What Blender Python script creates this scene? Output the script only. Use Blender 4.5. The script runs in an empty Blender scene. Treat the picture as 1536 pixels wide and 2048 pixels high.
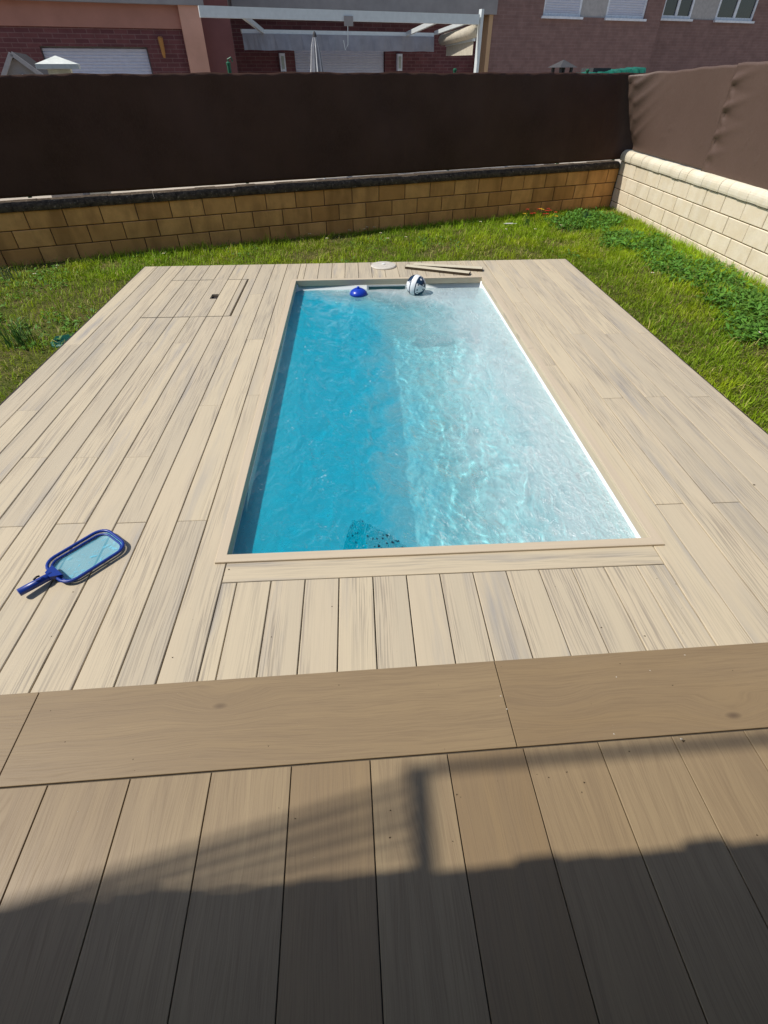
import bpy, bmesh, math, random
import numpy as np
from mathutils import Matrix, Vector
random.seed(7); rng = np.random.default_rng(7)
SC = bpy.context.scene
COL = SC.collection
R = math.radians

# ------------------------------------------------------------------ camera, sky, sun, exposure
F_PX, PITCH, YAW, ROLL, CAM_H = 976.0, 0.734776, -0.050906, -0.003459, 1.6
cam = bpy.data.objects.new('camera', bpy.data.cameras.new('camera')); COL.objects.link(cam)
cam.data.sensor_fit = 'HORIZONTAL'; cam.data.sensor_width = 36.0
cam.data.lens = 36.0 * F_PX / 1536.0
cam.data.clip_start = 0.02; cam.data.clip_end = 1000
cam.matrix_world = (Matrix.Translation((0, 0, CAM_H)) @ Matrix.Rotation(YAW, 4, 'Z')
                    @ Matrix.Rotation(math.pi / 2 - PITCH, 4, 'X') @ Matrix.Rotation(ROLL, 4, 'Z'))
SC.camera = cam

SHX, SHY = 0.74, 0.06                       # shadow offset on the ground per metre of height
to_sun = Vector((-SHX, -SHY, 1.0)).normalized()
world = bpy.data.worlds.new('World'); SC.world = world; world.use_nodes = True
wn = world.node_tree; wn.nodes.clear()
sky = wn.nodes.new('ShaderNodeTexSky'); sky.sky_type = 'NISHITA'; sky.sun_disc = False
sky.sun_elevation = math.asin(to_sun.z); sky.sun_rotation = math.atan2(to_sun.x, to_sun.y)
bg = wn.nodes.new('ShaderNodeBackground'); bg.inputs['Strength'].default_value = 0.135
wo = wn.nodes.new('ShaderNodeOutputWorld')
wn.links.new(sky.outputs[0], bg.inputs['Color']); wn.links.new(bg.outputs[0], wo.inputs['Surface'])
sun = bpy.data.objects.new('sun', bpy.data.lights.new('sun', 'SUN')); COL.objects.link(sun)
sun.data.energy = 4.3; sun.data.angle = R(0.53); sun.data.color = (1.0, 0.95, 0.87)
sun.rotation_euler = to_sun.to_track_quat('Z', 'Y').to_euler(); sun.location = (-6, -1, 9)
SC.view_settings.view_transform = 'Standard'; SC.view_settings.look = 'None'
SC.view_settings.gamma = 1.0; SC.view_settings.exposure = 0.0
SC.view_settings.use_curve_mapping = False
SC.render.engine = 'CYCLES'
SC.cycles.max_bounces = 10; SC.cycles.diffuse_bounces = 4; SC.cycles.glossy_bounces = 4
SC.cycles.transmission_bounces = 6; SC.cycles.transparent_max_bounces = 8
SC.cycles.sample_clamp_indirect = 6.0
SC.cycles.caustics_reflective = False

# ------------------------------------------------------------------ pixel helpers (the photograph is 1536 x 2048)
_c = cam.matrix_world.to_3x3(); _o = Vector((0, 0, CAM_H))
def ray(px, py): return _c @ Vector(((px - 768) / F_PX, -(py - 1024) / F_PX, -1.0))
def ground(px, py, z=0.0):
    d = ray(px, py); t = (z - CAM_H) / d.z; return _o + d * t
def project(P):
    m = np.array(_c).T; q = (np.asarray(P) - np.array(_o)) @ m.T
    return 768 + F_PX * q[:, 0] / -q[:, 2], 1024 - F_PX * q[:, 1] / -q[:, 2], -q[:, 2]
WA = Vector((-4.302, 6.597, 0)); WU = Vector((0.94782, 0.31882, 0)); WW = Vector((-0.31882, 0.94782, 0))
W_ANG = math.atan2(WU.y, WU.x)
def wplane(px, py, D):                       # pixel -> (along, height) on the plane D metres behind the rear wall
    d = ray(px, py); P0 = WA + WW * D; t = (P0 - _o).dot(WW) / d.dot(WW); P = _o + d * t
    return (P - WA).dot(WU), P.z

# ------------------------------------------------------------------ mesh helpers
def tag(o, label=None, cat=None, group=None, kind=None):
    if label: o['label'] = label
    if cat: o['category'] = cat
    if group: o['group'] = group
    if kind: o['kind'] = kind
    return o
def link(name, me, m=None, parent=None, loc=(0, 0, 0), rz=0.0):
    o = bpy.data.objects.new(name, me); COL.objects.link(o)
    if me is not None and m is not None and len(me.materials) == 0: me.materials.append(m)
    o.location = loc; o.rotation_euler = (0, 0, rz)
    if parent: o.parent = parent
    return o
def mesh(name, V, Fc, smooth=False):
    me = bpy.data.meshes.new(name); me.from_pydata([tuple(v) for v in V], [], Fc); me.update()
    if smooth: me.polygons.foreach_set('use_smooth', [True] * len(me.polygons))
    return me
class MB:
    """collects shapes for ONE mesh"""
    def __init__(s): s.v = []; s.f = []
    def add(s, V, Fc):
        b = len(s.v); s.v += [tuple(x) for x in V]; s.f += [tuple(i + b for i in f) for f in Fc]; return s
    def box(s, x0, x1, y0, y1, z0, z1):
        V = [(x0, y0, z0), (x1, y0, z0), (x1, y1, z0), (x0, y1, z0), (x0, y0, z1), (x1, y0, z1), (x1, y1, z1), (x0, y1, z1)]
        return s.add(V, [(3, 2, 1, 0), (4, 5, 6, 7), (0, 1, 5, 4), (1, 2, 6, 5), (2, 3, 7, 6), (3, 0, 4, 7)])
    def cbox(s, x0, x1, y0, y1, z0, z1, c):   # box with a chamfered rim on every side of its top
        V = []
        for z, i in ((z0, 0), (z1 - c, 0), (z1, c)):
            V += [(x0 + i, y0 + i, z), (x1 - i, y0 + i, z), (x1 - i, y1 - i, z), (x0 + i, y1 - i, z)]
        Fc = [(3, 2, 1, 0), (8, 9, 10, 11)]
        for k in (0, 4):
            for i in range(4): j = (i + 1) % 4; Fc.append((k + i, k + j, k + j + 4, k + i + 4))
        return s.add(V, Fc)
    def prism(s, prof, a0, a1, axis='y'):     # profile of (p, q) run along an axis
        n = len(prof); V = []
        for a in (a0, a1):
            for p, q in prof: V.append({'y': (p, a, q), 'x': (a, p, q), 'z': (p, q, a)}[axis])
        Fc = [tuple(range(n))[::-1], tuple(range(n, 2 * n))]
        for i in range(n): j = (i + 1) % n; Fc.append((i, j, j + n, i + n))
        return s.add(V, Fc)
    def bar(s, A, B, w, h=None):
        A = Vector(A); B = Vector(B); h = h or w; d = (B - A).normalized()
        up = Vector((0, 0, 1)) if abs(d.z) < 0.95 else Vector((0, 1, 0))
        x = d.cross(up).normalized() * w / 2; y = x.cross(d).normalized() * h / 2
        V = [A - x - y, A + x - y, A + x + y, A - x + y, B - x - y, B + x - y, B + x + y, B - x + y]
        return s.add(V, [(0, 1, 2, 3), (7, 6, 5, 4), (4, 5, 1, 0), (5, 6, 2, 1), (6, 7, 3, 2), (7, 4, 0, 3)])
    def tube(s, pts, r, n=8, closed=False):
        pts = [Vector(p) for p in pts]; m = len(pts); b = len(s.v); rr = r if hasattr(r, '__len__') else [r] * m
        for i, p in enumerate(pts):
            a = pts[(i - 1) % m] if (closed or i) else p; c = pts[(i + 1) % m] if (closed or i < m - 1) else p
            d = (c - a).normalized(); up = Vector((0, 0, 1)) if abs(d.z) < 0.9 else Vector((0, 1, 0))
            x = d.cross(up).normalized(); y = x.cross(d).normalized()
            for k in range(n):
                t = 2 * math.pi * k / n; s.v.append(tuple(p + (x * math.cos(t) + y * math.sin(t)) * rr[i]))
        for i in range(m if closed else m - 1):
            for k in range(n):
                j = (i + 1) % m; q = (k + 1) % n
                s.f.append((b + i * n + k, b + i * n + q, b + j * n + q, b + j * n + k))
        if not closed:
            s.f.append(tuple(b + k for k in range(n))[::-1]); s.f.append(tuple(b + (m - 1) * n + k for k in range(n)))
        return s
    def lathe(s, prof, cx=0, cy=0, n=24):     # profile of (radius, z), bottom to top
        b = len(s.v)
        for r, z in prof:
            for k in range(n):
                t = 2 * math.pi * k / n; s.v.append((cx + r * math.cos(t), cy + r * math.sin(t), z))
        for i in range(len(prof) - 1):
            for k in range(n):
                q = (k + 1) % n; s.f.append((b + i * n + k, b + i * n + q, b + (i + 1) * n + q, b + (i + 1) * n + k))
        s.f.append(tuple(b + k for k in range(n))[::-1]); s.f.append(tuple(b + (len(prof) - 1) * n + k for k in range(n)))
        return s
    def make(s, name, m=None, parent=None, loc=(0, 0, 0), rz=0.0, smooth=False):
        return link(name, mesh(name, s.v, s.f, smooth), m, parent, loc, rz)
def empty(name, loc=(0, 0, 0), rz=0.0, parent=None): return link(name, None, None, parent, loc, rz)

# ------------------------------------------------------------------ materials
class G:
    def __init__(s, name):
        s.m = bpy.data.materials.new(name); s.m.use_nodes = True; s.t = s.m.node_tree; s.t.nodes.clear()
        s.out = s.n('ShaderNodeOutputMaterial')
    def n(s, typ, **kw):
        nd = s.t.nodes.new(typ)
        for k, v in kw.items():
            if k.startswith('i_'):
                key = k[2:]; key = int(key) if key.isdigit() else key.replace('_', ' ')
                s.set(nd.inputs[key], v)
            else: setattr(nd, k, v)
        return nd
    def set(s, sock, v):
        if hasattr(v, 'links') or isinstance(v, bpy.types.NodeSocket): s.t.links.new(v, sock)
        else: sock.default_value = v
    def math(s, op, a, b=0.0, clamp=False):
        nd = s.n('ShaderNodeMath', operation=op, use_clamp=clamp); s.set(nd.inputs[0], a); s.set(nd.inputs[1], b); return nd.outputs[0]
    def coords(s, kind='Object', scale=(1, 1, 1), rnd=0.0):
        tc = s.n('ShaderNodeTexCoord').outputs[kind]
        if rnd:
            oi = s.n('ShaderNodeObjectInfo').outputs['Random']
            cb = s.n('ShaderNodeCombineXYZ'); 
            s.set(cb.inputs[0], s.math('MULTIPLY', oi, 41.3 * rnd)); s.set(cb.inputs[1], s.math('MULTIPLY', oi, 97.7 * rnd)); s.set(cb.inputs[2], s.math('MULTIPLY', oi, 13.1 * rnd))
            tc = s.n('ShaderNodeVectorMath', operation='ADD', i_0=tc, i_1=cb.outputs[0]).outputs[0]
        return s.scale(tc, scale)
    def scale(s, v, sc): return s.n('ShaderNodeVectorMath', operation='MULTIPLY', i_0=v, i_1=sc).outputs[0]
    def noise(s, v, scale=1.0, detail=3.0, rough=0.55, dist=0.0):
        return s.n('ShaderNodeTexNoise', i_Vector=v, i_Scale=scale, i_Detail=detail, i_Roughness=rough, i_Distortion=dist).outputs['Fac']
    def ramp(s, f, a, b, lo=0.0, hi=1.0):
        return s.n('ShaderNodeMapRange', i_0=f, i_1=a, i_2=b, i_3=lo, i_4=hi).outputs[0]
    def mix(s, f, a, b, blend='MIX'):
        nd = s.n('ShaderNodeMix', data_type='RGBA', blend_type=blend); s.set(nd.inputs[0], f)
        for i, v in ((6, a), (7, b)):
            if isinstance(v, tuple) and len(v) == 3: v = v + (1,)
            s.set(nd.inputs[i], v)
        return nd.outputs[2]
    def bump(s, h, strength=0.3, dist=0.002): return s.n('ShaderNodeBump', i_Height=h, i_Strength=strength, i_Distance=dist).outputs[0]
    def surf(s, color, rough=0.6, normal=None, spec=0.35, metal=0.0, **kw):
        if isinstance(color, tuple) and len(color) == 3: color = color + (1,)
        b = s.n('ShaderNodeBsdfPrincipled'); s.set(b.inputs['Base Color'], color); s.set(b.inputs['Roughness'], rough)
        b.inputs['Specular IOR Level'].default_value = spec; b.inputs['Metallic'].default_value = metal
        if normal is not None: s.set(b.inputs['Normal'], normal)
        for k, v in kw.items(): s.set(b.inputs[k.replace('_', ' ')], v)
        s.t.links.new(b.outputs[0], s.out.inputs['Surface']); return s.m

def plain(name, c, rough=0.5, spec=0.35, metal=0.0, var=0.12, sc=14.0, **kw):
    g = G(name); v = g.coords('Object', rnd=1.0); nz = g.noise(v, sc, 4.0)
    col = g.mix(g.ramp(nz, 0.3, 0.7), tuple(x * (1 - var) for x in c), tuple(min(1, x * (1 + var)) for x in c))
    return g.surf(col, rough, g.bump(g.noise(v, sc * 6, 3.0), 0.08, 0.002), spec, metal, **kw)

def m_deck():
    g = G('limed_oak_composite'); P = g.coords('Object', (1, 1, 1), 1.0); rnd = g.n('ShaderNodeObjectInfo').outputs['Random']
    wob = g.noise(g.scale(P, (3.0, 0.9, 1.0)), 1.0, 2.0)
    sh = g.n('ShaderNodeCombineXYZ'); g.set(sh.inputs[0], g.math('MULTIPLY', wob, 0.05))
    Q = g.n('ShaderNodeVectorMath', operation='ADD', i_0=P, i_1=sh.outputs[0]).outputs[0]
    streak = g.ramp(g.noise(g.scale(Q, (15.0, 1.1, 1.0)), 1.0, 5.0, 0.6), 0.5, 0.72)
    big = g.ramp(g.noise(g.scale(P, (4.0, 0.7, 1.0)), 1.0, 2.0), 0.4, 0.62)
    streak = g.math('MULTIPLY', streak, g.math('MULTIPLY', big, g.ramp(g.math('FRACT', g.math('MULTIPLY', rnd, 7.31)), 0, 1, 0.35, 1.25)))
    fine = g.ramp(g.noise(g.scale(Q, (170.0, 3.2, 1.0)), 1.0, 3.0, 0.55), 0.47, 0.6)
    fmask = g.ramp(g.noise(g.scale(Q, (9.0, 0.8, 1.0)), 1.0, 2.0), 0.4, 0.62)
    fine = g.math('MULTIPLY', fine, g.math('ADD', g.math('MULTIPLY', fmask, 0.75), 0.12))
    base = g.mix(rnd, (0.565, 0.478, 0.332), (0.452, 0.390, 0.290))
    pink = g.ramp(g.noise(g.scale(P, (7.0, 0.5, 1.0)), 1.0, 2.0), 0.35, 0.7)
    base = g.mix(g.math('MULTIPLY', pink, 0.6), base, (0.565, 0.470, 0.330))
    col = g.mix(g.math('MULTIPLY', streak, 0.8), base, (0.27, 0.265, 0.265))
    col = g.mix(g.math('MULTIPLY', fine, 0.62), col, (0.20, 0.17, 0.145))
    spots = g.ramp(g.noise(P, 60.0, 2.0), 0.74, 0.78)
    col = g.mix(g.math('MULTIPLY', spots, 0.35), col, (0.3, 0.22, 0.15))
    h = g.math('SUBTRACT', 1.0, fine)
    return g.surf(col, 0.62, g.bump(h, 0.35, 0.0012), 0.3)

def m_tile():
    g = G('oak_look_porcelain'); P = g.coords('Object', (1, 1, 1), 1.0); rnd = g.n('ShaderNodeObjectInfo').outputs['Random']
    # sparse knots that push the grain aside
    vor = g.n('ShaderNodeTexVoronoi', i_Vector=g.scale(P, (3.4, 1.5, 0.0)), i_Scale=1.0, i_Randomness=1.0)
    dist = vor.outputs['Distance']; cc = g.n('ShaderNodeSeparateColor', i_0=vor.outputs['Color']).outputs[0]
    on = g.ramp(cc, 0.62, 0.64)
    halo = g.math('MULTIPLY', g.ramp(dist, 0.30, 0.02), on)
    sh = g.n('ShaderNodeCombineXYZ')
    wob = g.noise(g.scale(P, (4.0, 1.0, 1.0)), 1.0, 3.0)
    g.set(sh.inputs[0], g.math('ADD', g.math('MULTIPLY', halo, 0.05), g.math('MULTIPLY', wob, 0.10)))
    Q = g.n('ShaderNodeVectorMath', operation='ADD', i_0=P, i_1=sh.outputs[0]).outputs[0]
    band = g.ramp(g.noise(g.scale(Q, (26.0, 0.9, 1.0)), 1.0, 5.0, 0.65), 0.33, 0.68)
    fine = g.ramp(g.noise(g.scale(Q, (260.0, 7.0, 1.0)), 1.0, 3.0), 0.45, 0.65)
    big = g.ramp(g.noise(g.scale(P, (3.0, 0.8, 1.0)), 1.0, 2.0), 0.3, 0.7)
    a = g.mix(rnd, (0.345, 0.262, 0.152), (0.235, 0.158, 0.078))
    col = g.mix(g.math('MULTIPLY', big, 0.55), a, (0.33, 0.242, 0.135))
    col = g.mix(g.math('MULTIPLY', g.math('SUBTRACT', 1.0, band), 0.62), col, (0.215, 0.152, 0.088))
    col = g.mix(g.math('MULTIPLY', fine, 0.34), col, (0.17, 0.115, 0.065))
    ring = g.math('MULTIPLY', halo, g.math('MULTIPLY', g.ramp(g.math('SINE', g.math('MULTIPLY', dist, 95.0)), -0.2, 1.0), 0.07))
    col = g.mix(ring, col, (0.19, 0.13, 0.075))
    knot = g.math('MULTIPLY', g.ramp(dist, 0.055, 0.025), on)
    col = g.mix(g.math('MULTIPLY', knot, 0.8), col, (0.085, 0.055, 0.035))
    dust = g.ramp(g.noise(P, 330.0, 2.0), 0.73, 0.76)
    col = g.mix(g.math('MULTIPLY', dust, 0.35), col, (0.5, 0.44, 0.36))
    return g.surf(col, g.ramp(fine, 0, 1, 0.42, 0.55), g.bump(fine, 0.12, 0.0008), 0.4)

def m_block(name, c1, c2, stain, top_stain):
    g = G(name); P = g.coords('Object', (1, 1, 1), 1.0); rnd = g.n('ShaderNodeObjectInfo').outputs['Random']
    col = g.mix(rnd, c1, c2)
    col = g.mix(g.math('MULTIPLY', g.ramp(g.noise(P, 7.0, 4.0), 0.38, 0.7), 0.45), col, stain)
    col = g.mix(g.math('MULTIPLY', g.ramp(g.noise(P, 55.0, 3.0), 0.4, 0.7), 0.25), col, tuple(x * 0.7 for x in c1))
    W = g.n('ShaderNodeNewGeometry').outputs['Position']
    wx = g.n('ShaderNodeSeparateXYZ', i_0=W)
    drip = g.ramp(g.noise(g.scale(W, (4.0, 4.0, 1.2)), 1.0, 5.0), 0.48, 0.68)
    col = g.mix(g.math('MULTIPLY', drip, top_stain), col, tuple(x * 0.45 for x in stain))
    return g.surf(col, 0.85, g.bump(g.noise(P, 90.0, 5.0), 0.35, 0.003), 0.2)

def m_moss():
    g = G('mossy_coping'); P = g.coords('Object', (1, 1, 1), 1.0)
    col = g.mix(g.ramp(g.noise(P, 22.0, 5.0), 0.3, 0.6), (0.035, 0.026, 0.019), (0.10, 0.075, 0.052))
    col = g.mix(g.ramp(g.noise(P, 30.0, 5.0), 0.60, 0.70), col, (0.24, 0.19, 0.14))
    return g.surf(col, 0.95, g.bump(g.noise(P, 60.0, 5.0), 0.8, 0.01), 0.1)

def m_fabric(name, k):
    g = G(name); P = g.coords('Object')
    z = g.n('ShaderNodeSeparateXYZ', i_0=P)
    wv = g.noise(g.scale(P, (40.0, 40.0, 480.0)), 1.0, 2.0); wh = g.noise(g.scale(P, (480.0, 480.0, 30.0)), 1.0, 2.0)
    fade = g.noise(P, 1.3, 4.0)
    col = g.mix(g.ramp(fade, 0.3, 0.7), *( [(0.040, 0.019, 0.013), (0.088, 0.046, 0.034)] if 'woven' in name else [(0.090, 0.056, 0.042), (0.112, 0.071, 0.054)]))  # rear copy darkened and side copy lightened for shade and sun
    col = g.mix(g.ramp(wh, 0.35, 0.7), col, (0.078, 0.042, 0.031) if 'woven' in name else (0.135, 0.090, 0.072))
    return g.surf(col, 0.6 if 'woven' in name else 0.5, g.bump(g.math('ADD', wv, wh), 0.25, 0.002), 0.12 if 'woven' in name else 0.4)

def m_ground():
    g = G('soil_and_turf'); P = g.coords('Object')
    col = g.mix(g.ramp(g.noise(P, 2.2, 5.0), 0.35, 0.65), (0.10, 0.12, 0.02), (0.16, 0.12, 0.05))
    col = g.mix(g.ramp(g.noise(P, 40.0, 4.0), 0.4, 0.7), col, (0.035, 0.045, 0.012))
    return g.surf(col, 0.95, g.bump(g.noise(P, 70.0, 5.0), 0.9, 0.02), 0.1)

def m_leaf(name, trans=0.35):
    g = G(name); at = g.n('ShaderNodeVertexColor', layer_name='tint').outputs['Color']
    d = g.n('ShaderNodeBsdfPrincipled'); g.set(d.inputs['Base Color'], at); d.inputs['Roughness'].default_value = 0.55
    d.inputs['Specular IOR Level'].default_value = 0.25
    t = g.n('ShaderNodeBsdfTranslucent'); g.set(t.inputs[0], at)
    mx = g.n('ShaderNodeMixShader'); mx.inputs[0].default_value = trans
    g.t.links.new(d.outputs[0], mx.inputs[1]); g.t.links.new(t.outputs[0], mx.inputs[2]); g.t.links.new(mx.outputs[0], g.out.inputs['Surface'])
    return g.m

def m_brick(name, c1, c2, mortar, scale=1.0):
    g = G(name); tc = g.n('ShaderNodeTexCoord').outputs['Object']; sp = g.n('ShaderNodeSeparateXYZ', i_0=tc)
    cb = g.n('ShaderNodeCombineXYZ'); g.set(cb.inputs[0], g.math('ADD', sp.outputs[0], sp.outputs[1])); g.set(cb.inputs[1], sp.outputs[2])
    br = g.n('ShaderNodeTexBrick', i_Vector=cb.outputs[0], i_Scale=scale, i_Mortar_Size=0.006, i_Brick_Width=0.25, i_Row_Height=0.07, i_Bias=0.0)
    for k, c in (('Color1', c1), ('Color2', c2), ('Mortar', mortar)): br.inputs[k].default_value = c + (1,)
    nz = g.noise(tc, 5.0, 4.0)
    col = g.mix(g.ramp(nz, 0.35, 0.7, 0.0, 0.5), br.outputs['Color'], tuple(x * 0.55 for x in c1))
    return g.surf(col, 0.85, g.bump(br.outputs['Fac'], -0.4, 0.006), 0.2)

def m_render(name, c):
    g = G(name); P = g.coords('Object')
    col = g.mix(g.ramp(g.noise(P, 1.5, 5.0), 0.3, 0.7), tuple(x * 0.85 for x in c), tuple(x * 1.1 for x in c))
    return g.surf(col, 0.9, g.bump(g.noise(P, 60.0, 4.0), 0.3, 0.004), 0.2)

def m_water():
    g = G('pool_water')
    P = g.n('ShaderNodeNewGeometry').outputs['Position']; sp = g.n('ShaderNodeSeparateXYZ', i_0=P)
    rf = g.n('ShaderNodeBsdfRefraction', i_IOR=1.333, i_Roughness=0.0); rf.inputs['Color'].default_value = (0.64, 0.965, 0.985, 1)
    rip = g.math('ADD', g.noise(g.scale(P, (9.0, 5.0, 1.0)), 1.0, 3.0, 0.55, 1.0), g.math('MULTIPLY', g.noise(g.scale(P, (26.0, 17.0, 1.0)), 1.0, 3.0, 0.6, 1.5), 0.35))
    nrm = g.bump(rip, 1.0, 0.09)
    gl = g.n('ShaderNodeBsdfGlossy', i_Roughness=0.03); g.set(gl.inputs['Normal'], nrm)
    fr = g.n('ShaderNodeFresnel', i_IOR=1.333); g.set(fr.inputs['Normal'], nrm)
    mx = g.n('ShaderNodeMixShader'); g.set(mx.inputs[0], fr.outputs[0]); g.t.links.new(rf.outputs[0], mx.inputs[1]); g.t.links.new(gl.outputs[0], mx.inputs[2])
    # sunlit pale and shaded teal painted in, with flecks for foam and glints
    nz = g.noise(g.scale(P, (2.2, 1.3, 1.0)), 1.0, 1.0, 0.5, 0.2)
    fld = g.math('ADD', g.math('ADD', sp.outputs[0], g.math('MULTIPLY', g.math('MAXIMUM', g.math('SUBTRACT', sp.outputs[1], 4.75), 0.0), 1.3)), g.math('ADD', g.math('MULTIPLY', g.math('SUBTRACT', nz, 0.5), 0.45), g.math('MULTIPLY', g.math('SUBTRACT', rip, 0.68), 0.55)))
    sunlit_side = g.ramp(fld, 0.0, 0.55); sunlit_edge = g.ramp(fld, 0.45, 1.0)
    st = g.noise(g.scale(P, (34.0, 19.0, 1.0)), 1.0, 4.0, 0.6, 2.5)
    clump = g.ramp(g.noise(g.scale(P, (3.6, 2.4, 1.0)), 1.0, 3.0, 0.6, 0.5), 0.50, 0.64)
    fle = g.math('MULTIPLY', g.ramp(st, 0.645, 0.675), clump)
    tcol = g.mix(sunlit_edge, g.mix(sunlit_side, (0.0, 0.56, 0.80), (0.42, 0.88, 0.97)), (0.80, 0.93, 0.95)); tcol = g.mix(fle, tcol, (0.85, 0.9, 0.92))
    painted_mix = g.math('ADD', g.math('SUBTRACT', 0.36, g.math('MULTIPLY', sunlit_side, 0.16)), g.math('MULTIPLY', sunlit_edge, 0.16))
    overlay = g.math('MAXIMUM', painted_mix, g.math('MULTIPLY', fle, 0.8))
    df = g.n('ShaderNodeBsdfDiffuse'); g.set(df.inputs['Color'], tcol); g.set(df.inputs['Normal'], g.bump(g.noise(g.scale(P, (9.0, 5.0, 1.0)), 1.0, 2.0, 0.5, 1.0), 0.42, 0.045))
    m2 = g.n('ShaderNodeMixShader'); g.set(m2.inputs[0], overlay); g.t.links.new(mx.outputs[0], m2.inputs[1]); g.t.links.new(df.outputs[0], m2.inputs[2])
    g.t.links.new(m2.outputs[0], g.out.inputs['Surface'])
    return g.m

def m_shell():
    g = G('pool_gelcoat'); z = g.n('ShaderNodeSeparateXYZ', i_0=g.n('ShaderNodeNewGeometry').outputs['Position']).outputs[2]
    col = g.mix(g.ramp(z, -0.125, -0.115), (0.78, 0.95, 0.97), (0.74, 0.80, 0.82))
    return g.surf(col, 0.4, None, 0.4)

M = dict(
    deck=m_deck(), tile=m_tile(), fabric=m_fabric('woven_shaded_net', 1.0), fabric2=m_fabric('taupe_sunlit_net', 1.0), ground=m_ground(), grass=m_leaf('grass_blades'), weed=m_leaf('weed_leaves', 0.25),
    grout=plain('grout', (0.07, 0.058, 0.045), 0.9), joist=plain('deck_joist', (0.03, 0.024, 0.022), 0.9),
    edging=plain('edging_membrane', (0.035, 0.022, 0.026), 0.7),
    block=m_block('rear_block', (0.84, 0.44, 0.155), (0.62, 0.30, 0.095), (0.48, 0.22, 0.07), 0.45),
    pale=m_block('pale_block', (0.80, 0.71, 0.55), (0.75, 0.65, 0.49), (0.66, 0.52, 0.32), 0.16),
    mortar=plain('mortar', (0.20, 0.15, 0.095), 0.95), mortar_d=plain('dark_mortar', (0.11, 0.075, 0.045), 0.95), moss=m_moss(),
    palecap=m_block('pale_coping', (0.76, 0.70, 0.56), (0.72, 0.65, 0.50), (0.62, 0.52, 0.34), 0.2),
    trim=None, ink=plain('ink_blue_bristle', (0.004, 0.010, 0.035), 0.5), lidm=plain('aged_white_lid', (0.56, 0.52, 0.45), 0.6, sc=30), navy=plain('navy_plastic', (0.004, 0.008, 0.07), 0.4), paving=plain('pale_bounce_paving', (0.50, 0.44, 0.36), 0.9, sc=2.0), teal=plain('dark_teal_recess', (0.02, 0.10, 0.11), 0.3), shell=m_shell(),
    water=m_water(), blue=plain('blue_plastic', (0.008, 0.045, 0.42), 0.28, 0.5, var=0.05), net_blue=plain('net_frame_blue', (0.007, 0.035, 0.25), 0.35, 0.5, var=0.08),
    dark=plain('black_plastic', (0.012, 0.012, 0.014), 0.45), white=plain('white_plastic', (0.72, 0.72, 0.70), 0.45, var=0.05),
    cream=plain('cream_trim', (0.60, 0.54, 0.40), 0.55, var=0.06), darkedge=plain('dark_shade_and_grit', (0.055, 0.038, 0.02), 0.8),
    plaster=m_render('terracotta_render', (0.42, 0.20, 0.15)), plaster2=m_render('terracotta_pier_render', (0.62, 0.34, 0.25)), ochre=m_render('ochre_render', (0.56, 0.36, 0.205)),
    brick=m_brick('dark_red_brick', (0.19, 0.07, 0.07), (0.13, 0.048, 0.052), (0.22, 0.13, 0.12)),
    brickb=m_brick('brown_brick', (0.27, 0.16, 0.142), (0.235, 0.135, 0.12), (0.28, 0.185, 0.165)),
    maroon=m_render('maroon_render', (0.2, 0.085, 0.08)),
    shutter=plain('grey_shutter', (0.58, 0.58, 0.66), 0.5, var=0.05), alu=plain('white_aluminium', (0.66, 0.70, 0.70), 0.4, 0.5, var=0.05),
    greycloth=plain('grey_canvas', (0.30, 0.30, 0.33), 0.9, sc=5), creamcloth=plain('cream_canvas', (0.55, 0.50, 0.40), 0.9),
    slab=plain('grey_soffit', (0.30, 0.28, 0.275), 0.9, sc=3), panel=plain('grey_panel', (0.42, 0.39, 0.38), 0.8), pvc=plain('white_frame', (0.74, 0.75, 0.80), 0.45),
    glass=plain('dark_glass', (0.02, 0.022, 0.03), 0.05, 0.6), roof=plain('clay_roof', (0.30, 0.13, 0.07), 0.85),
    greenp=plain('green_post', (0.01, 0.10, 0.05), 0.5), tarp=plain('green_tarp', (0.01, 0.13, 0.085), 0.45, 0.5, var=0.3, sc=9), slate=plain('dark_slate', (0.06, 0.058, 0.06), 0.8),
    capwhite=plain('white_painted_cap', (0.66, 0.68, 0.62), 0.7), valve=plain('green_valve_plastic', (0.01, 0.12, 0.085), 0.55), stripe=plain('grey_stripe_cloth', (0.62, 0.62, 0.62), 0.9),
    stripe_d=plain('dark_stripe_cloth', (0.20, 0.20, 0.22), 0.9), lamp_orange=plain('amber_lamp', (0.42, 0.19, 0.05), 0.5), lampgrey=plain('lamp_glass', (0.42, 0.45, 0.40), 0.3),
    red=plain('red_petal', (0.45, 0.03, 0.015), 0.6), yellow=plain('yellow_petal', (0.6, 0.38, 0.02), 0.6), petal=plain('white_petal', (0.75, 0.75, 0.70), 0.6), stem=plain('stem_green', (0.06, 0.11, 0.02), 0.6),
    houseb=m_brick('own_house_brick', (0.10, 0.05, 0.045), (0.08, 0.04, 0.04), (0.12, 0.09, 0.085)), porch=plain('porch_soffit', (0.07, 0.058, 0.06), 0.9),
)
_g = G('wood_trim'); _P = _g.coords('Object', (1, 1, 1), 1.0)
_f = _g.ramp(_g.noise(_g.scale(_P, (70.0, 1.6, 70.0)), 1.0, 3.0), 0.4, 0.7)
M['trim'] = _g.surf(_g.mix(_g.math('MULTIPLY', _f, 0.5), (0.56, 0.465, 0.335), (0.47, 0.39, 0.285)), 0.5, _g.bump(_f, 0.1, 0.001), 0.4)

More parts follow.
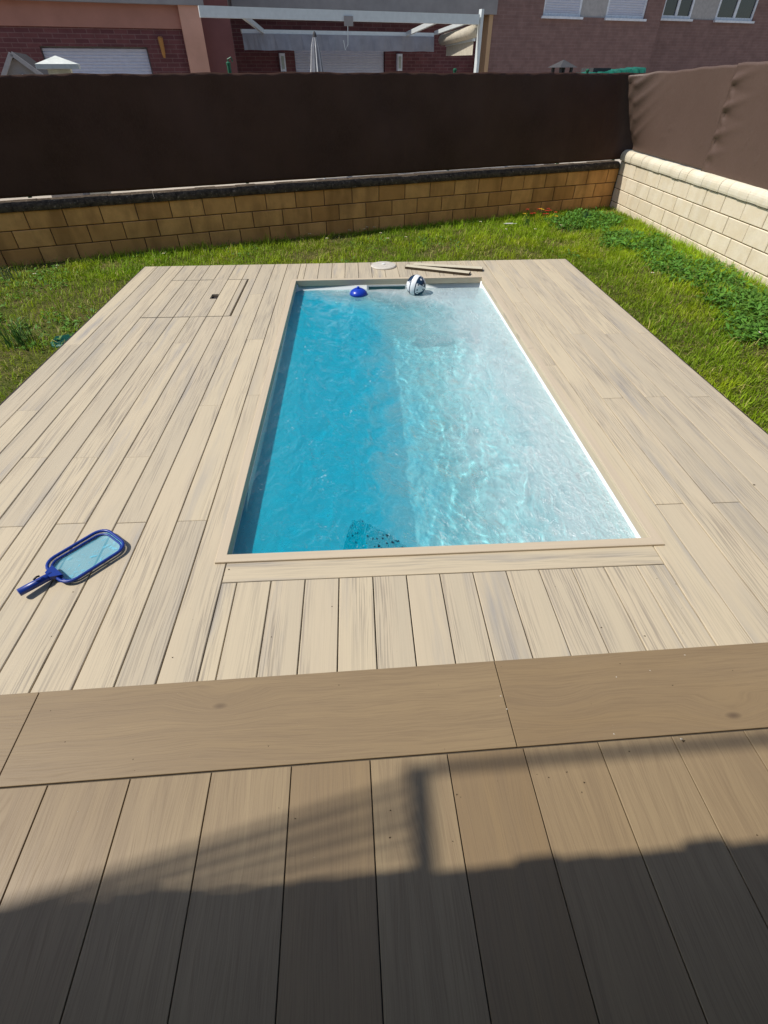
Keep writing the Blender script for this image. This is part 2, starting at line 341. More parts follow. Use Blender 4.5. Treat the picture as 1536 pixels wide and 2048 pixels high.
# ------------------------------------------------------------------ ground
LAWN = -0.15
PX0, PX1, PY0, PY1 = -0.62, 1.30, 1.516, 5.335      # inner edge of the pool trim
hx0, hx1, hy0, hy1 = PX0 - 0.10, PX1 + 0.10, PY0 - 0.10, PY1 + 0.10
B = 140.0
def ring(zs, o, h):
    V = [(-o, -o, zs), (o, -o, zs), (o, o, zs), (-o, o, zs), (h[0], h[2], zs), (h[1], h[2], zs), (h[1], h[3], zs), (h[0], h[3], zs)]
    return V, [(0, 1, 5, 4), (1, 2, 6, 5), (2, 3, 7, 6), (3, 0, 4, 7)]
V, Fc = ring(LAWN, B, (hx0, hx1, hy0, hy1))
tag(link('ground', mesh('ground', V, Fc), M['ground']), kind='structure')

# ------------------------------------------------------------------ pool: shell, trim, water
pool = empty('swimming_pool', ((PX0 + PX1) / 2, (PY0 + PY1) / 2, 0))
tag(pool, 'small rectangular white pool set into the beige deck', 'swimming pool')
pc = pool.location.copy()
DEEP = -1.45
bm = bmesh.new()
x0, x1, y0, y1 = PX0 - 0.016, PX1 + 0.016, PY0 - 0.016, PY1 + 0.016
bmesh.ops.create_cube(bm, size=1.0)
for v in bm.verts: v.co = Vector(((x0 + x1) / 2 + v.co.x * (x1 - x0), (y0 + y1) / 2 + v.co.y * (y1 - y0), DEEP / 2 - 0.02 + v.co.z * (-DEEP - 0.02)))
bmesh.ops.delete(bm, geom=[f for f in bm.faces if f.normal.z > 0.5], context='FACES')
bmesh.ops.bevel(bm, geom=[e for e in bm.edges if not e.is_boundary], offset=0.07, segments=5, affect='EDGES', profile=0.5)
bmesh.ops.reverse_faces(bm, faces=bm.faces)
me = bpy.data.meshes.new('shell'); bm.to_mesh(me); bm.free()
for p_ in me.polygons: p_.use_smooth = True
shell = link('shell', me, M['shell'], pool, (-pc.x, -pc.y, 0))
sol = shell.modifiers.new('solid', 'SOLIDIFY'); sol.thickness = 0.04; sol.offset = -1
# mitred trim, an L that sits on the boards and hangs into the pool
TW, TT, TL = 0.046, 0.011, 0.044
def trim_piece(a0, a1, m0, m1, flip=1):
    """runs along local y from a0 to a1; x=0 is the inner edge, outer edge at x=-TW; m = 45 degree mitres"""
    prof = [(0.0, TT - 0.002), (-0.002, TT), (-TW + 0.002, TT), (-TW, TT - 0.002), (-TW, 0.001), (-0.010, 0.001), (-0.010, -TL), (0.0, -TL)]
    prof = [(x * flip, z) for x, z in prof]
    V = []
    for a, mt in ((a0, m0), (a1, m1)):
        for x, z in prof: V.append((x, a + (mt * abs(x)), z))
    n = len(prof); Fc = [tuple(range(n))[::-1], tuple(range(n, 2 * n))]
    for i in range(n): j = (i + 1) % n; Fc.append((i, j, j + n, i + n))
    if flip < 0: Fc = [f[::-1] for f in Fc]
    return mesh('coping', V, Fc)
def trim(loc, rz, a0, a1, m0, m1):
    link('coping', trim_piece(a0, a1, m0, m1), M['trim'], pool, (loc[0] - pc.x, loc[1] - pc.y, 0), rz)
LX, LY = PX1 - PX0, PY1 - PY0
trim((PX0, PY0), 0, 0, LY * 0.56, -1, 0); trim((PX0, PY0), 0, LY * 0.56 + 0.002, LY, 0, 1)
trim((PX1, PY1), math.pi, 0, LY * 0.46, -1, 0); trim((PX1, PY1), math.pi, LY * 0.46 + 0.003, LY, 0, 1)
trim((PX1, PY0), math.pi / 2, 0, LX, -1, 1); trim((PX0, PY1), -math.pi / 2, 0, LX, -1, 1)
# skimmer mouth on the far wall, its shaded recess painted as a dark box
sk = MB(); sk.box(0.12, 0.50, y1 - 0.012, y1 + 0.001, -0.155, -0.062).make('skimmer_mouth', M['teal'], pool, (-pc.x, -pc.y, 0))
sk = MB()
for b_ in ((0.10, 0.12, -0.175, -0.05), (0.50, 0.52, -0.175, -0.05), (0.12, 0.50, -0.175, -0.155), (0.12, 0.50, -0.062, -0.05)):
    sk.box(b_[0], b_[1], y1 - 0.018, y1 + 0.001, b_[2], b_[3])
sk.make('skimmer_frame', M['white'], pool, (-pc.x, -pc.y, 0))
# two return jets on the right wall
for yy in (2.3, 4.2):
    j = MB().lathe([(0.035, 0), (0.04, 0.006), (0.03, 0.014), (0.012, 0.014), (0.010, 0.008)], n=16).make('return_jet', M['white'], pool, (x1 - pc.x, yy - pc.y, -0.38))
    j.rotation_euler = (0, -math.pi / 2, 0)

WL = -0.092
AMP = 0.0021
def water_surface():
    nx, ny = 200, 400
    X = np.linspace(x0 - 0.02, x1 + 0.02, nx); Y = np.linspace(y0 - 0.02, y1 + 0.02, ny)
    XX, YY = np.meshgrid(X, Y, indexing='ij')
    r2 = np.random.default_rng(21)
    Hh = np.zeros_like(XX)
    warpx = 0.05 * np.sin(3.1 * YY + 1.3 * XX) + 0.03 * np.sin(7.0 * XX - 2 * YY); warpy = 0.05 * np.sin(3.7 * XX + 0.6) + 0.03 * np.sin(5.2 * YY + 4 * XX)
    for i in range(90):
        lam = 0.085 * (7.5 ** r2.random()); k = 2 * math.pi / lam
        th = r2.normal(0.35, 0.85) + (math.pi if r2.random() < 0.5 else 0)
        amp = AMP * lam ** 1.0 * (0.5 + r2.random()) * 0.34
        Hh += amp * np.sin(k * (math.cos(th) * (XX + warpx) + math.sin(th) * (YY + warpy)) + r2.random() * 6.28)
    # calmer along the left wall and at the far end, choppy in the middle and on the right
    calm = 0.35 + 0.65 / (1 + np.exp(-(XX - (x0 + 0.42)) / 0.10))
    patch = 0.7 + 0.6 * np.sin(2.3 * YY + 1.0 + 1.2 * XX) * np.sin(2.9 * XX + 0.4)
    Hh *= calm * np.clip(patch, 0.25, 1.3)
    Hh = Hh - Hh.mean()
    top = np.stack([XX, YY, WL + Hh], -1).reshape(-1, 3)
    idx = np.arange(nx * ny).reshape(nx, ny)
    q = np.stack([idx[:-1, :-1], idx[1:, :-1], idx[1:, 1:], idx[:-1, 1:]], -1).reshape(-1, 4)
    V = top.tolist(); Fc = q.tolist(); nb = len(V)
    rim = list(idx[:, 0]) + list(idx[-1, 1:]) + list(idx[-2::-1, -1]) + list(idx[0, -2:0:-1])
    for i in rim: V.append((top[i][0], top[i][1], DEEP - 0.03))
    m_ = len(rim)
    for i in range(m_): j = (i + 1) % m_; Fc.append((rim[j], rim[i], nb + i, nb + j))
    Fc.append(tuple(nb + i for i in range(m_))[::-1])
    me = bpy.data.meshes.new('water'); me.from_pydata(V, [], Fc); me.update()
    sm = [True] * len(q) + [False] * (len(Fc) - len(q)); me.polygons.foreach_set('use_smooth', sm)
    return me
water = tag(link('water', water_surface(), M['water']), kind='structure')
sun.data.cycles.is_caustics_light = True
water.cycles.is_caustics_caster = True
shell.cycles.is_caustics_receiver = True

# ------------------------------------------------------------------ deck of separate boards
BW = 0.1435; GAP = 0.0050; TH = 0.022
deck = MB()
yy = 1.0
while yy < 5.95:
    deck.box(-2.33, PX0 - 0.03, yy, yy + 0.05, -0.10, -TH - 0.001)
    deck.box(PX1 + 0.03, 2.385, yy, yy + 0.05, -0.10, -TH - 0.001); yy += 0.4
deck.box(PX0 - 0.029, PX1 + 0.029, 1.0, 1.05, -0.10, -TH - 0.001); deck.box(PX0 - 0.029, PX1 + 0.029, 5.6, 5.65, -0.10, -TH - 0.001)
deck = tag(deck.make('pool_deck', M['joist']), kind='structure')
_cache = {}
def board_mesh(w, L):
    key = (round(w, 4), round(L, 3))
    if key not in _cache:
        _cache[key] = mesh('deck_board', *(lambda b: (b.v, b.f))(MB().cbox(-w / 2, w / 2, -L / 2, L / 2, -TH, 0, 0.0022)))
    return _cache[key]
def board(xa, xb, ya, yb, parent=deck, rz=0.0, gy=0.0012, gap=GAP):
    w, L = xb - xa - gap, yb - ya - 2 * gy
    dz = random.uniform(-0.0008, 0.0006)
    cx, cy = (xa + xb) / 2, (ya + yb) / 2
    o = link('deck_board', board_mesh(w, L), M['deck'], parent, (cx - parent.location.x, cy - parent.location.y, dz - parent.location.z), rz)
    return o
YA, YB = 0.80, 5.969
LC = [-0.618 - BW * k for k in range(13)]
lj = {0: [2.978], 1: [1.759, 3.9], 2: [2.857, 4.984], 3: [1.762, 3.902], 4: [2.305], 5: [1.771, 3.86], 6: [2.316], 7: [1.765, 3.895], 8: [2.332], 9: [3.894], 10: [2.86], 11: [3.881]}
HY0, HY1, HXR = 4.42, 5.46, -1.129
for k in range(12):
    xa, xb = LC[k + 1], LC[k]
    cuts = [YA] + lj[k]
    if 4 <= k <= 8:
        cuts += [HY0]
        for a, b in zip(cuts[:-1], cuts[1:]): board(xa, xb, a, b)
        board(xa, xb, HY1, YB)
    elif k == 3:
        cuts += [HY0]
        for a, b in zip(cuts[:-1], cuts[1:]): board(xa, xb, a, b)
        board(HXR + 0.007, xb, HY0, HY1); board(xa, xb, HY1, YB)
    else:
        cuts += [YB]
        for a, b in zip(cuts[:-1], cuts[1:]): board(xa, xb, a, b)
RC = [1.296 + BW * k for k in range(8)] + [2.396]
rj = {0: [3.3], 1: [1.749, 4.6], 2: [2.80, 5.0], 3: [1.745, 3.85], 4: [2.80], 5: [1.745, 3.84], 6: [2.785], 7: [3.837]}
for k in range(8):
    cuts = [YA] + rj[k] + [YB]
    for a, b in zip(cuts[:-1], cuts[1:]): board(RC[k], RC[k + 1], a, b)
NC = [-0.618, -0.553] + [-0.553 + BW * k for k in range(1, 13)] + [1.296]
for a, b in zip(NC[:-1], NC[1:]):
    board(a, b, YA, 1.362, gap=0.0042); board(a, b, PY1 + 0.012, YB, gap=0.0042)
# one board laid across, in front of the near pool trim
o = link('deck_board', mesh('deck_board', *(lambda q: (q.v, q.f))(MB().cbox(-0.0685, 0.0685, -0.955, 0.955, -TH, 0, 0.0022))), M['deck'], deck, (0.339, 1.4325, 0), math.pi / 2)
# edging round the deck
ed = MB(); ed.box(-2.352, -2.342, 0.8, 5.985, LAWN - 0.02, -0.004); ed.box(-2.342, 2.40, 5.972, 5.985, LAWN - 0.02, -0.006); ed.box(2.399, 2.408, 0.8, 5.985, LAWN - 0.02, -0.006)
tag(ed.make('deck_edging', M['edging'], deck))
# hatch with its own boards
hatch = empty('deck_hatch', (-1.52, 4.94, -TH)); tag(hatch, 'square deck hatch with a small dark finger hole and wider gaps', 'hatch')
MB().box(-0.38, 0.385, -0.50, 0.50, -0.03, -0.001).make('hatch_frame', M['joist'], hatch)
for k in range(4, 9):
    xa, xb = LC[k + 1], LC[k]
    if k == 5:                                    # the board with the finger hole cut into its right edge
        w = (xb - xa - GAP) / 2; cx, cy = (xa + xb) / 2, (HY0 + HY1) / 2
        n0, n1 = 4.875 - cy, 5.005 - cy
        P2 = [(-w, -0.516), (w, -0.516), (w, n0), (w - 0.066, n0), (w - 0.066, n1), (w, n1), (w, 0.516), (-w, 0.516)]
        b = MB().prism(P2, 0, TH, 'z'); b.make('deck_board', M['deck'], hatch, (cx + 1.52, cy - 4.94, 0))
    else: board(xa, xb, HY0, HY1, hatch, gy=0.014)
board(LC[4], HXR - 0.006, HY0, HY1, hatch, gy=0.014)

# ------------------------------------------------------------------ terrace of wood-look tiles
TR = R(1.17)
ter = empty('terrace', (0, 0.612, 0), TR); tag(ter, kind='structure')
MB().box(-7, 7, -3.4, 0.24, -0.12, 0.003).make('grout_bed', M['grout'], ter)
TZ = 0.012
def tile(xa, xb, ya, yb, along='y'):
    g_ = 0.0016
    if along == 'y': w, L, rz = xb - xa, yb - ya, 0
    else: w, L, rz = yb - ya, xb - xa, math.pi / 2
    key = ('t', round(w, 4), round(L, 4))
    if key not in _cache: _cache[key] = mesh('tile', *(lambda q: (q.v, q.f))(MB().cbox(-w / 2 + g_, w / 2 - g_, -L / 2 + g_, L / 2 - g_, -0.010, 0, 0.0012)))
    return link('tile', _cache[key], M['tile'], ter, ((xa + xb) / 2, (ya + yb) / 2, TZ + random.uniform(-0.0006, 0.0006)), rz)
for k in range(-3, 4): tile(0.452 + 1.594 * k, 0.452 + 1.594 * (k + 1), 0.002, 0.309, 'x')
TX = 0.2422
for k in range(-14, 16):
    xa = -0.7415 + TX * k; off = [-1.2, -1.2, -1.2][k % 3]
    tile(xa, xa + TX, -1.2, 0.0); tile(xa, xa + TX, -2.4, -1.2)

# ------------------------------------------------------------------ rear wall and right wall: block by block
def block_mesh(L, H, D=0.06, c=0.006):
    key = ('b', round(L, 3), round(H, 3))
    if key not in _cache:
        b = MB(); x, z = L / 2, H / 2
        V = []
        for yv, i in ((D, 0), (c, 0), (0, c)):
            V += [(-x + i, yv, -z + i), (x - i, yv, -z + i), (x - i, yv, z - i), (-x + i, yv, z - i)]
        Fc = [(0, 1, 2, 3), (11, 10, 9, 8)]
        for k in (0, 4):
            for i in range(4): j = (i + 1) % 4; Fc.append((k + j, k + i, k + i + 4, k + j + 4))
        _cache[key] = mesh('block', V, Fc)
    return _cache[key]
def wall(name, loc, rz, s0, s1, rows, bl, bm_, mm, cap_m, cap_top, cap_len, label, first=0.0):
    w = empty(name, loc, rz); tag(w, label, 'wall')
    top, bot = rows[0], rows[-1]
    MB().box(s0, s1 + (0.12 if 'rear' in name else 0), 0.012, 0.19, -0.4, top).make('mortar_core', mm, w)
    for r_ in range(len(rows) - 1):
        s = s0 + first + (0.5 * bl if r_ % 2 else 0) - bl
        while s < s1:
            a, b = max(s, s0), min(s + bl, s1)
            if b - a > 0.08:
                o = link('block', block_mesh(b - a - 0.010, rows[r_] - rows[r_ + 1] - 0.009), bm_, w, ((a + b) / 2, random.uniform(-0.0015, 0.0015), (rows[r_] + rows[r_ + 1]) / 2))
                if random.random() < .5: o.rotation_euler = (0, 0, R(random.uniform(-0.25, 0.25)))
            s += bl
    # coping stones with a rounded front
    zt, zb = cap_top, top + 0.004
    h = zt - zb; n = 6
    prof = [(0.20, zb), (-0.018, zb), (-0.022, zb + 0.02)]
    for i in range(n + 1):
        t = math.pi / 2 * i / n; prof.append((0.055 - 0.077 * math.cos(t), zt - h * 0.62 + h * 0.62 * math.sin(t)))
    prof += [(0.20, zt)]
    k = 0; s = s0
    cm = mesh('coping_stone', *(lambda q: (q.v, [f[::-1] for f in q.f]))(MB().prism(prof, -cap_len / 2 + 0.0012, cap_len / 2 - 0.0012, 'x')))
    while s + cap_len <= s1 + 0.01:
        o = link('coping_stone', cm, cap_m, w, (s + cap_len / 2, random.uniform(-0.004, 0.004), random.uniform(-0.006, 0.002) if 'rear' in name else random.uniform(-0.002, 0.002))); s += cap_len
    return w
rear = wall('rear_block_wall', WA, W_ANG, -3.2, 9.165, [0.405, 0.215, 0.025, -0.165, -0.355], 0.403, M['block'], M['mortar_d'], M['moss'], 0.495, 0.257,
            'long low block wall in shade with dark mossy coping behind the lawn', first=0.06)
# right wall: local x runs from the far corner towards the camera
right = wall('right_block_wall', (4.39, 9.56, 0), -math.pi / 2, 0.0, 7.6, [0.505, 0.32, 0.135, -0.05, -0.235], 0.402, M['pale'], M['mortar'], M['palecap'], 0.645, 0.19,
             'sunlit pale cream block wall with rounded coping on the right', first=0.19)

# ------------------------------------------------------------------ woven privacy screens
def screen(name, loc, rz, s0, s1, zb, zt, disp, label, step=0.035, fm='fabric'):
    nx = int((s1 - s0) / step) + 1; nz = 34
    S = np.linspace(s0, s1, nx); T = np.linspace(0, 1, nz); SS, TT_ = np.meshgrid(S, T, indexing='ij')
    Z0 = np.interp(SS, *zb); Z1 = np.interp(SS, *zt); Z1 = Z1 + 0.004 * np.sin(SS * 5.1) + 0.003 * np.sin(SS * 13.7)
    ZZ = Z0 + (Z1 - Z0) * TT_
    DD = disp(SS, ZZ)
    V = np.stack([SS, DD, ZZ], -1).reshape(-1, 3).tolist(); idx = np.arange(nx * nz).reshape(nx, nz)
    Fc = np.stack([idx[:-1, :-1], idx[1:, :-1], idx[1:, 1:], idx[:-1, 1:]], -1).reshape(-1, 4).tolist()
    o = link(name, mesh(name, V, Fc, True), M[fm], None, loc, rz)
    md = o.modifiers.new('solid', 'SOLIDIFY'); md.thickness = 0.002; md.offset = 1
    tag(o, label, 'privacy screen'); return o
def d_back(S, Z):
    return 0.05 + 0.010 * np.sin(S * 2.1) * np.sin(Z * 3) + 0.006 * np.sin(S * 5.3 + Z * 4) + 0.003 * np.sin(S * 17 + 3 * Z) + 0.002 * np.sin(S * 31 - 5 * Z)
screen('rear_privacy_screen', WA, W_ANG, -3.2, 9.42, ([-3.2, 2.5, 9.1], [0.535, 0.53, 0.522]), ([-3.2, 0, 4, 9.1], [1.575, 1.583, 1.592, 1.568]), d_back,
       'long dark brown woven privacy screen in shade above the mossy coping')
def ridge(S, Z, s, z, ds, dz, Ln, Wd, A):
    n = math.hypot(ds, dz); ds, dz = ds / n, dz / n
    u = (S - s) * ds + (Z - z) * dz; v = -(S - s) * dz + (Z - z) * ds
    return A * np.exp(-(v / Wd) ** 2) * np.exp(-u / Ln) * (u > 0) * (1 - np.exp(-np.maximum(u, 0) / 0.02))
def d_far(S, Z):
    D = 0.055 + 0.008 * np.sin(S * 2.4 + 1) * np.sin(Z * 4) + 0.003 * np.sin(S * 9) - 0.36 * np.clip((Z - 0.72) / 0.85, 0, 1) ** 0.8 * np.exp(-((S - 0.16) / 0.26) ** 1.3)
    for z, A in ((0.82, 0.02), (1.02, 0.018), (1.22, 0.028), (1.42, 0.036)):
        D -= ridge(S, Z, 0.24, z, 0.75, 0.55, 0.25, 0.035, A); D -= ridge(S, Z, 0.18, z + 0.05, 0.3, 0.9, 0.18, 0.03, A)
    for s, z in ((1.1, 1.0), (0.95, 0.88), (1.5, 1.05), (2.0, 0.9)): D -= ridge(S, Z, s, z, 1, 0.05, 0.08, 0.012, 0.012)
    return D
def d_near(S, Z):
    D = 0.048 + 0.009 * np.sin(S * 1.9) * np.sin(Z * 4 + 1) + 0.003 * np.sin(S * 8 + 2 * Z)
    for z, A in ((0.80, 0.03), (1.0, 0.045), (1.26, 0.055), (1.50, 0.05)):
        D -= ridge(S, Z, 2.24, z, 1, 0.25, 0.17, 0.03, A); D -= ridge(S, Z, 2.24, z - 0.03, 0.6, -0.75, 0.10, 0.025, A * 0.7); D += ridge(S, Z, 2.26, z - 0.06, 1, -0.1, 0.15, 0.03, A * 0.5)
    for s, z in ((2.9, 0.95), (3.2, 0.8), (3.5, 1.1)): D -= ridge(S, Z, s, z, 0.4, 1, 0.08, 0.013, 0.012)
    return D
RO = (4.39, 9.56, 0)
screen('side_privacy_screen', RO, -math.pi / 2, 0.165, 2.30, ([-1, 0.0, 2.3], [0.655, 0.655, 0.655]), ([-0.6, 0.05, 0.5, 2.3], [1.47, 1.52, 1.585, 1.655]), d_far,
       'sunlit taupe privacy screen with a crumpled edge in the corner', 0.016, 'fabric2')
screen('side_privacy_screen', RO, -math.pi / 2, 2.235, 7.6, ([2.2, 7.6], [0.64, 0.62]), ([2.2, 7.6], [1.662, 1.68]), d_near,
       'sunlit taupe privacy screen puckered along its seam at the right edge', 0.018, 'fabric2')
# posts behind the screens
for i, (s, h) in enumerate(((-1.9, 1.57), (0.6, 1.57), (3.12, 1.66), (6.05, 1.60), (8.2, 1.59))):
    P = WA + WU * s + WW * 0.11
    po = empty('fence_post', (P.x, P.y, 0.515)); tag(po, ['green steel fence post behind the screen at its far left end', 'green steel fence post behind the screen below the white pyramid cap', 'green fence post with hooked top showing above the dark screen', 'green fence post just showing beside the white awning post', 'green fence post near the corner of the two screens'][i], 'fence post', 'fence posts behind the rear screen')
    MB().lathe([(0.022, 0), (0.022, h - 0.515)], n=10).make('post', M['greenp'], po)
    MB().lathe([(0.026, h - 0.515), (0.026, h - 0.50), (0.012, h - 0.49)], n=10).make('cap', M['greenp'], po)
    if i == 2: MB().tube([(0, 0, h - 0.52), (0.0, 0, h - 0.47), (0.04, -0.01, h - 0.455), (0.055, -0.01, h - 0.49)], 0.009, 6).make('hook', M['greenp'], po)

# ------------------------------------------------------------------ things on the deck and in the water
# skimmer net
net = empty('skimmer_net', (-1.328, 1.428, 0.0), math.atan2(1.642 - 1.428, -1.149 + 1.328)); tag(net, 'blue leaf skimmer net with a short handle lying on the deck', 'skimmer net')
NL, NWd = 0.285, 0.20
def rrect(x0_, x1_, hw, r, z, n=6, bow=0.0):
    pts = []
    for cx, cy, a0 in ((x1_ - r, hw - r, 0), (x0_ + r, hw - r, 90), (x0_ + r, -hw + r, 180), (x1_ - r, -hw + r, 270)):
        for i in range(n + 1):
            t = R(a0 + 90 * i / n); pts.append((cx + r * math.cos(t), cy + r * math.sin(t), z))
    return pts
fr_pts = rrect(0.0, NL, NWd / 2, 0.055, 0.022)
MB().tube(fr_pts, 0.0072, 8, True).make('frame', M['net_blue'], net, smooth=True)
MB().tube([(x, y, 0.012) for x, y, z in rrect(0.012, NL - 0.012, NWd / 2 - 0.012, 0.048, 0)], 0.005, 8, True).make('lower_rim', M['net_blue'], net, smooth=True)
# sagging mesh cloth
g = G('blue_net_cloth'); P_ = g.coords('Object')
wx = g.noise(P_, 45.0, 4.0, 0.6, 1.2)
tr = g.n('ShaderNodeBsdfTransparent'); df = g.n('ShaderNodeBsdfPrincipled'); df.inputs['Base Color'].default_value = (0.14, 0.52, 0.68, 1); df.inputs['Roughness'].default_value = 0.5
fold = g.ramp(g.noise(g.scale(P_, (9.0, 22.0, 1.0)), 1.0, 4.0, 0.6, 2.0), 0.58, 0.66)
msk = g.n('ShaderNodeMixShader'); g.set(msk.inputs[0], g.math('ADD', 0.50, g.math('MULTIPLY', fold, 0.4))); g.t.links.new(tr.outputs[0], msk.inputs[1]); g.t.links.new(df.outputs[0], msk.inputs[2]); g.t.links.new(msk.outputs[0], g.out.inputs['Surface'])
nv, nf = [], []
ring_n = len(fr_pts); steps = [1.0, 0.93, 0.8, 0.6, 0.35, 0.12]
for s in steps:
    for x, y, z in fr_pts:
        cx = NL / 2 + (x - NL / 2) * s; cy = y * s
        zz = 0.020 * max(0, (s - 0.8) / 0.2) ** 2 + 0.004 + 0.0025 * math.sin(cx * 60 + cy * 35)
        nv.append((cx, cy, zz))
for i in range(len(steps) - 1):
    for k in range(ring_n):
        q = (k + 1) % ring_n; nf.append((i * ring_n + k, i * ring_n + q, (i + 1) * ring_n + q, (i + 1) * ring_n + k))
nf.append(tuple((len(steps) - 1) * ring_n + k for k in range(ring_n)))
link('mesh_cloth', mesh('mesh_cloth', nv, nf, True), g.m, net)
hd = MB(); hd.tube([(0.0, 0, 0.022), (-0.03, 0, 0.027), (-0.135, 0, 0.036)], [0.016, 0.0165, 0.0165], 14)
hd.make('handle', M['net_blue'], net, smooth=True)
hb = MB(); hb.add([(-0.02, -0.02, 0.022), (0.02, -0.045, 0.022), (0.02, 0.045, 0.022), (-0.02, 0.02, 0.022), (-0.02, -0.02, 0.04), (0.02, -0.045, 0.036), (0.02, 0.045, 0.036), (-0.02, 0.02, 0.04)], [(3, 2, 1, 0), (4, 5, 6, 7), (0, 1, 5, 4), (1, 2, 6, 5), (2, 3, 7, 6), (3, 0, 4, 7)])
hb.make('yoke', M['net_blue'], net)
MB().tube([(-0.07, -0.003, 0.056), (-0.055, -0.002, 0.060), (-0.045, 0.0, 0.055)], 0.004, 6).make('spring_clip', M['dark'], net)

# floating dispenser
fl = empty('chlorine_dispenser', (0.011, 5.19, WL)); tag(fl, 'round blue floating chlorine dispenser near the far pool edge', 'dispenser')
MB().lathe([(0.045, -0.02), (0.075, -0.008), (0.090, 0.006), (0.088, 0.02), (0.07, 0.042), (0.04, 0.058), (0.012, 0.062)], n=28).make('float', M['blue'], fl, smooth=True)
MB().lathe([(0.034, -0.16), (0.04, -0.155), (0.044, -0.03), (0.044, -0.018)], n=20).make('basket', M['blue'], fl, smooth=True)
MB().lathe([(0.014, 0.060), (0.014, 0.075), (0.008, 0.080)], n=12).make('knob', M['blue'], fl, smooth=True)

# ball
g = G('ball_print'); P_ = g.coords('Object'); sp = g.n('ShaderNodeSeparateXYZ', i_0=P_)
xx, yy_, zz = sp.outputs
ang = g.math('ARCTAN2', yy_, xx)                       # gores about the local z axis
seg = g.math('FRACT', g.math('MULTIPLY', g.math('ADD', ang, 3.1416), 6 / 6.28318))
navy = (0.012, 0.035, 0.075); wht = (0.78, 0.80, 0.82)
odd = g.math('FRACT', g.math('MULTIPLY', g.math('FLOOR', g.math('MULTIPLY', g.math('ADD', ang, 3.1416), 6 / 6.28318)), 0.5))
up = g.math('GREATER_THAN', zz, 0.0)
dots = g.n('ShaderNodeTexVoronoi', i_Vector=P_, i_Scale=24.0, i_Randomness=0.35).outputs['Distance']
dot = g.math('LESS_THAN', dots, 0.26)
chk = g.math('GREATER_THAN', odd, 0.25)
base = g.mix(chk, navy, wht)
spot = g.mix(chk, wht, navy)
base = g.mix(dot, base, spot)
band = g.math('LESS_THAN', g.math('ABSOLUTE', zz), 0.024); rim = g.math('LESS_THAN', g.math('ABSOLUTE', zz), 0.034)
base = g.mix(rim, base, navy); base = g.mix(band, base, wht)
mball = g.surf(base, 0.22, None, 0.5)
ball = empty('beach_ball', (0.60, 5.20, WL + 0.075)); tag(ball, 'navy and white patterned beach ball floating by the far coping', 'ball')
bm = bmesh.new(); bmesh.ops.create_uvsphere(bm, u_segments=36, v_segments=20, radius=0.1); me = bpy.data.meshes.new('ball_skin'); bm.to_mesh(me); bm.free()
for p_ in me.polygons: p_.use_smooth = True
bs = link('ball_skin', me, mball, ball); bs.rotation_euler = (R(20), R(98), R(-10))
vb = MB().lathe([(0.009, 0), (0.009, 0.004), (0.005, 0.005)], n=12).make('valve', M['white'], ball, (0.03, -0.02, 0.0925)); vb.rotation_euler = (R(12), R(17), 0)

# pool cleaner on the floor
pcw = empty('pool_cleaner', (0.05, 1.715, WL - 0.27), R(-12)); tag(pcw, 'dark blue pool cleaner just under the water against the near pool wall', 'pool cleaner')
MB().lathe([(0.06, 0.02), (0.115, 0.04), (0.125, 0.09), (0.10, 0.15), (0.05, 0.185), (0.015, 0.19)], n=24).make('body', M['navy'], pcw, smooth=True)
for sx in (-1, 1):
    wh = MB().lathe([(0.05, -0.02), (0.062, -0.014), (0.062, 0.014), (0.05, 0.02)], n=18).make('wheel', M['dark'], pcw, (sx * 0.13, 0, 0.063)); wh.rotation_euler = (0, math.pi / 2, 0)
MB().tube([(-0.06, -0.05, 0.17), (-0.05, -0.05, 0.215), (0.05, -0.05, 0.215), (0.06, -0.05, 0.17)], 0.010, 8).make('handle', M['dark'], pcw)
MB().tube([(0, 0, 0.185), (0.0, 0.0, 0.262)], 0.02, 8).make('neck', M['navy'], pcw)
MB().box(-0.13, 0.13, -0.165, -0.131, 0.005, 0.05).make('brush', M['dark'], pcw)
def rough_top(name, m, xa, xb, ya, yb, slope):      # uneven bristles that just reach the surface
    n1, n2 = 26, 26; V = []
    for i in range(n1):
        for k in range(n2):
            x = xa + (xb - xa) * i / (n1 - 1); yt = yb - slope * (x - xa); y = ya + (yt - ya) * k / (n2 - 1)
            edge = min(i, k, n1 - 1 - i, n2 - 1 - k)
            V.append((x, y, 0.260 + (rng.normal(0, 0.009) if edge > 1 else -0.05)))
    Fq = [(i * n2 + k, (i + 1) * n2 + k, (i + 1) * n2 + k + 1, i * n2 + k + 1) for i in range(n1 - 1) for k in range(n2 - 1)]
    link(name, mesh(name, V, Fq), m, pcw)
rough_top('blue_bristles', M['navy'], -0.15, -0.07, -0.10, 0.10, 0.0); rough_top('dark_bristles', M['ink'], -0.065, 0.16, -0.125, 0.10, 0.72)

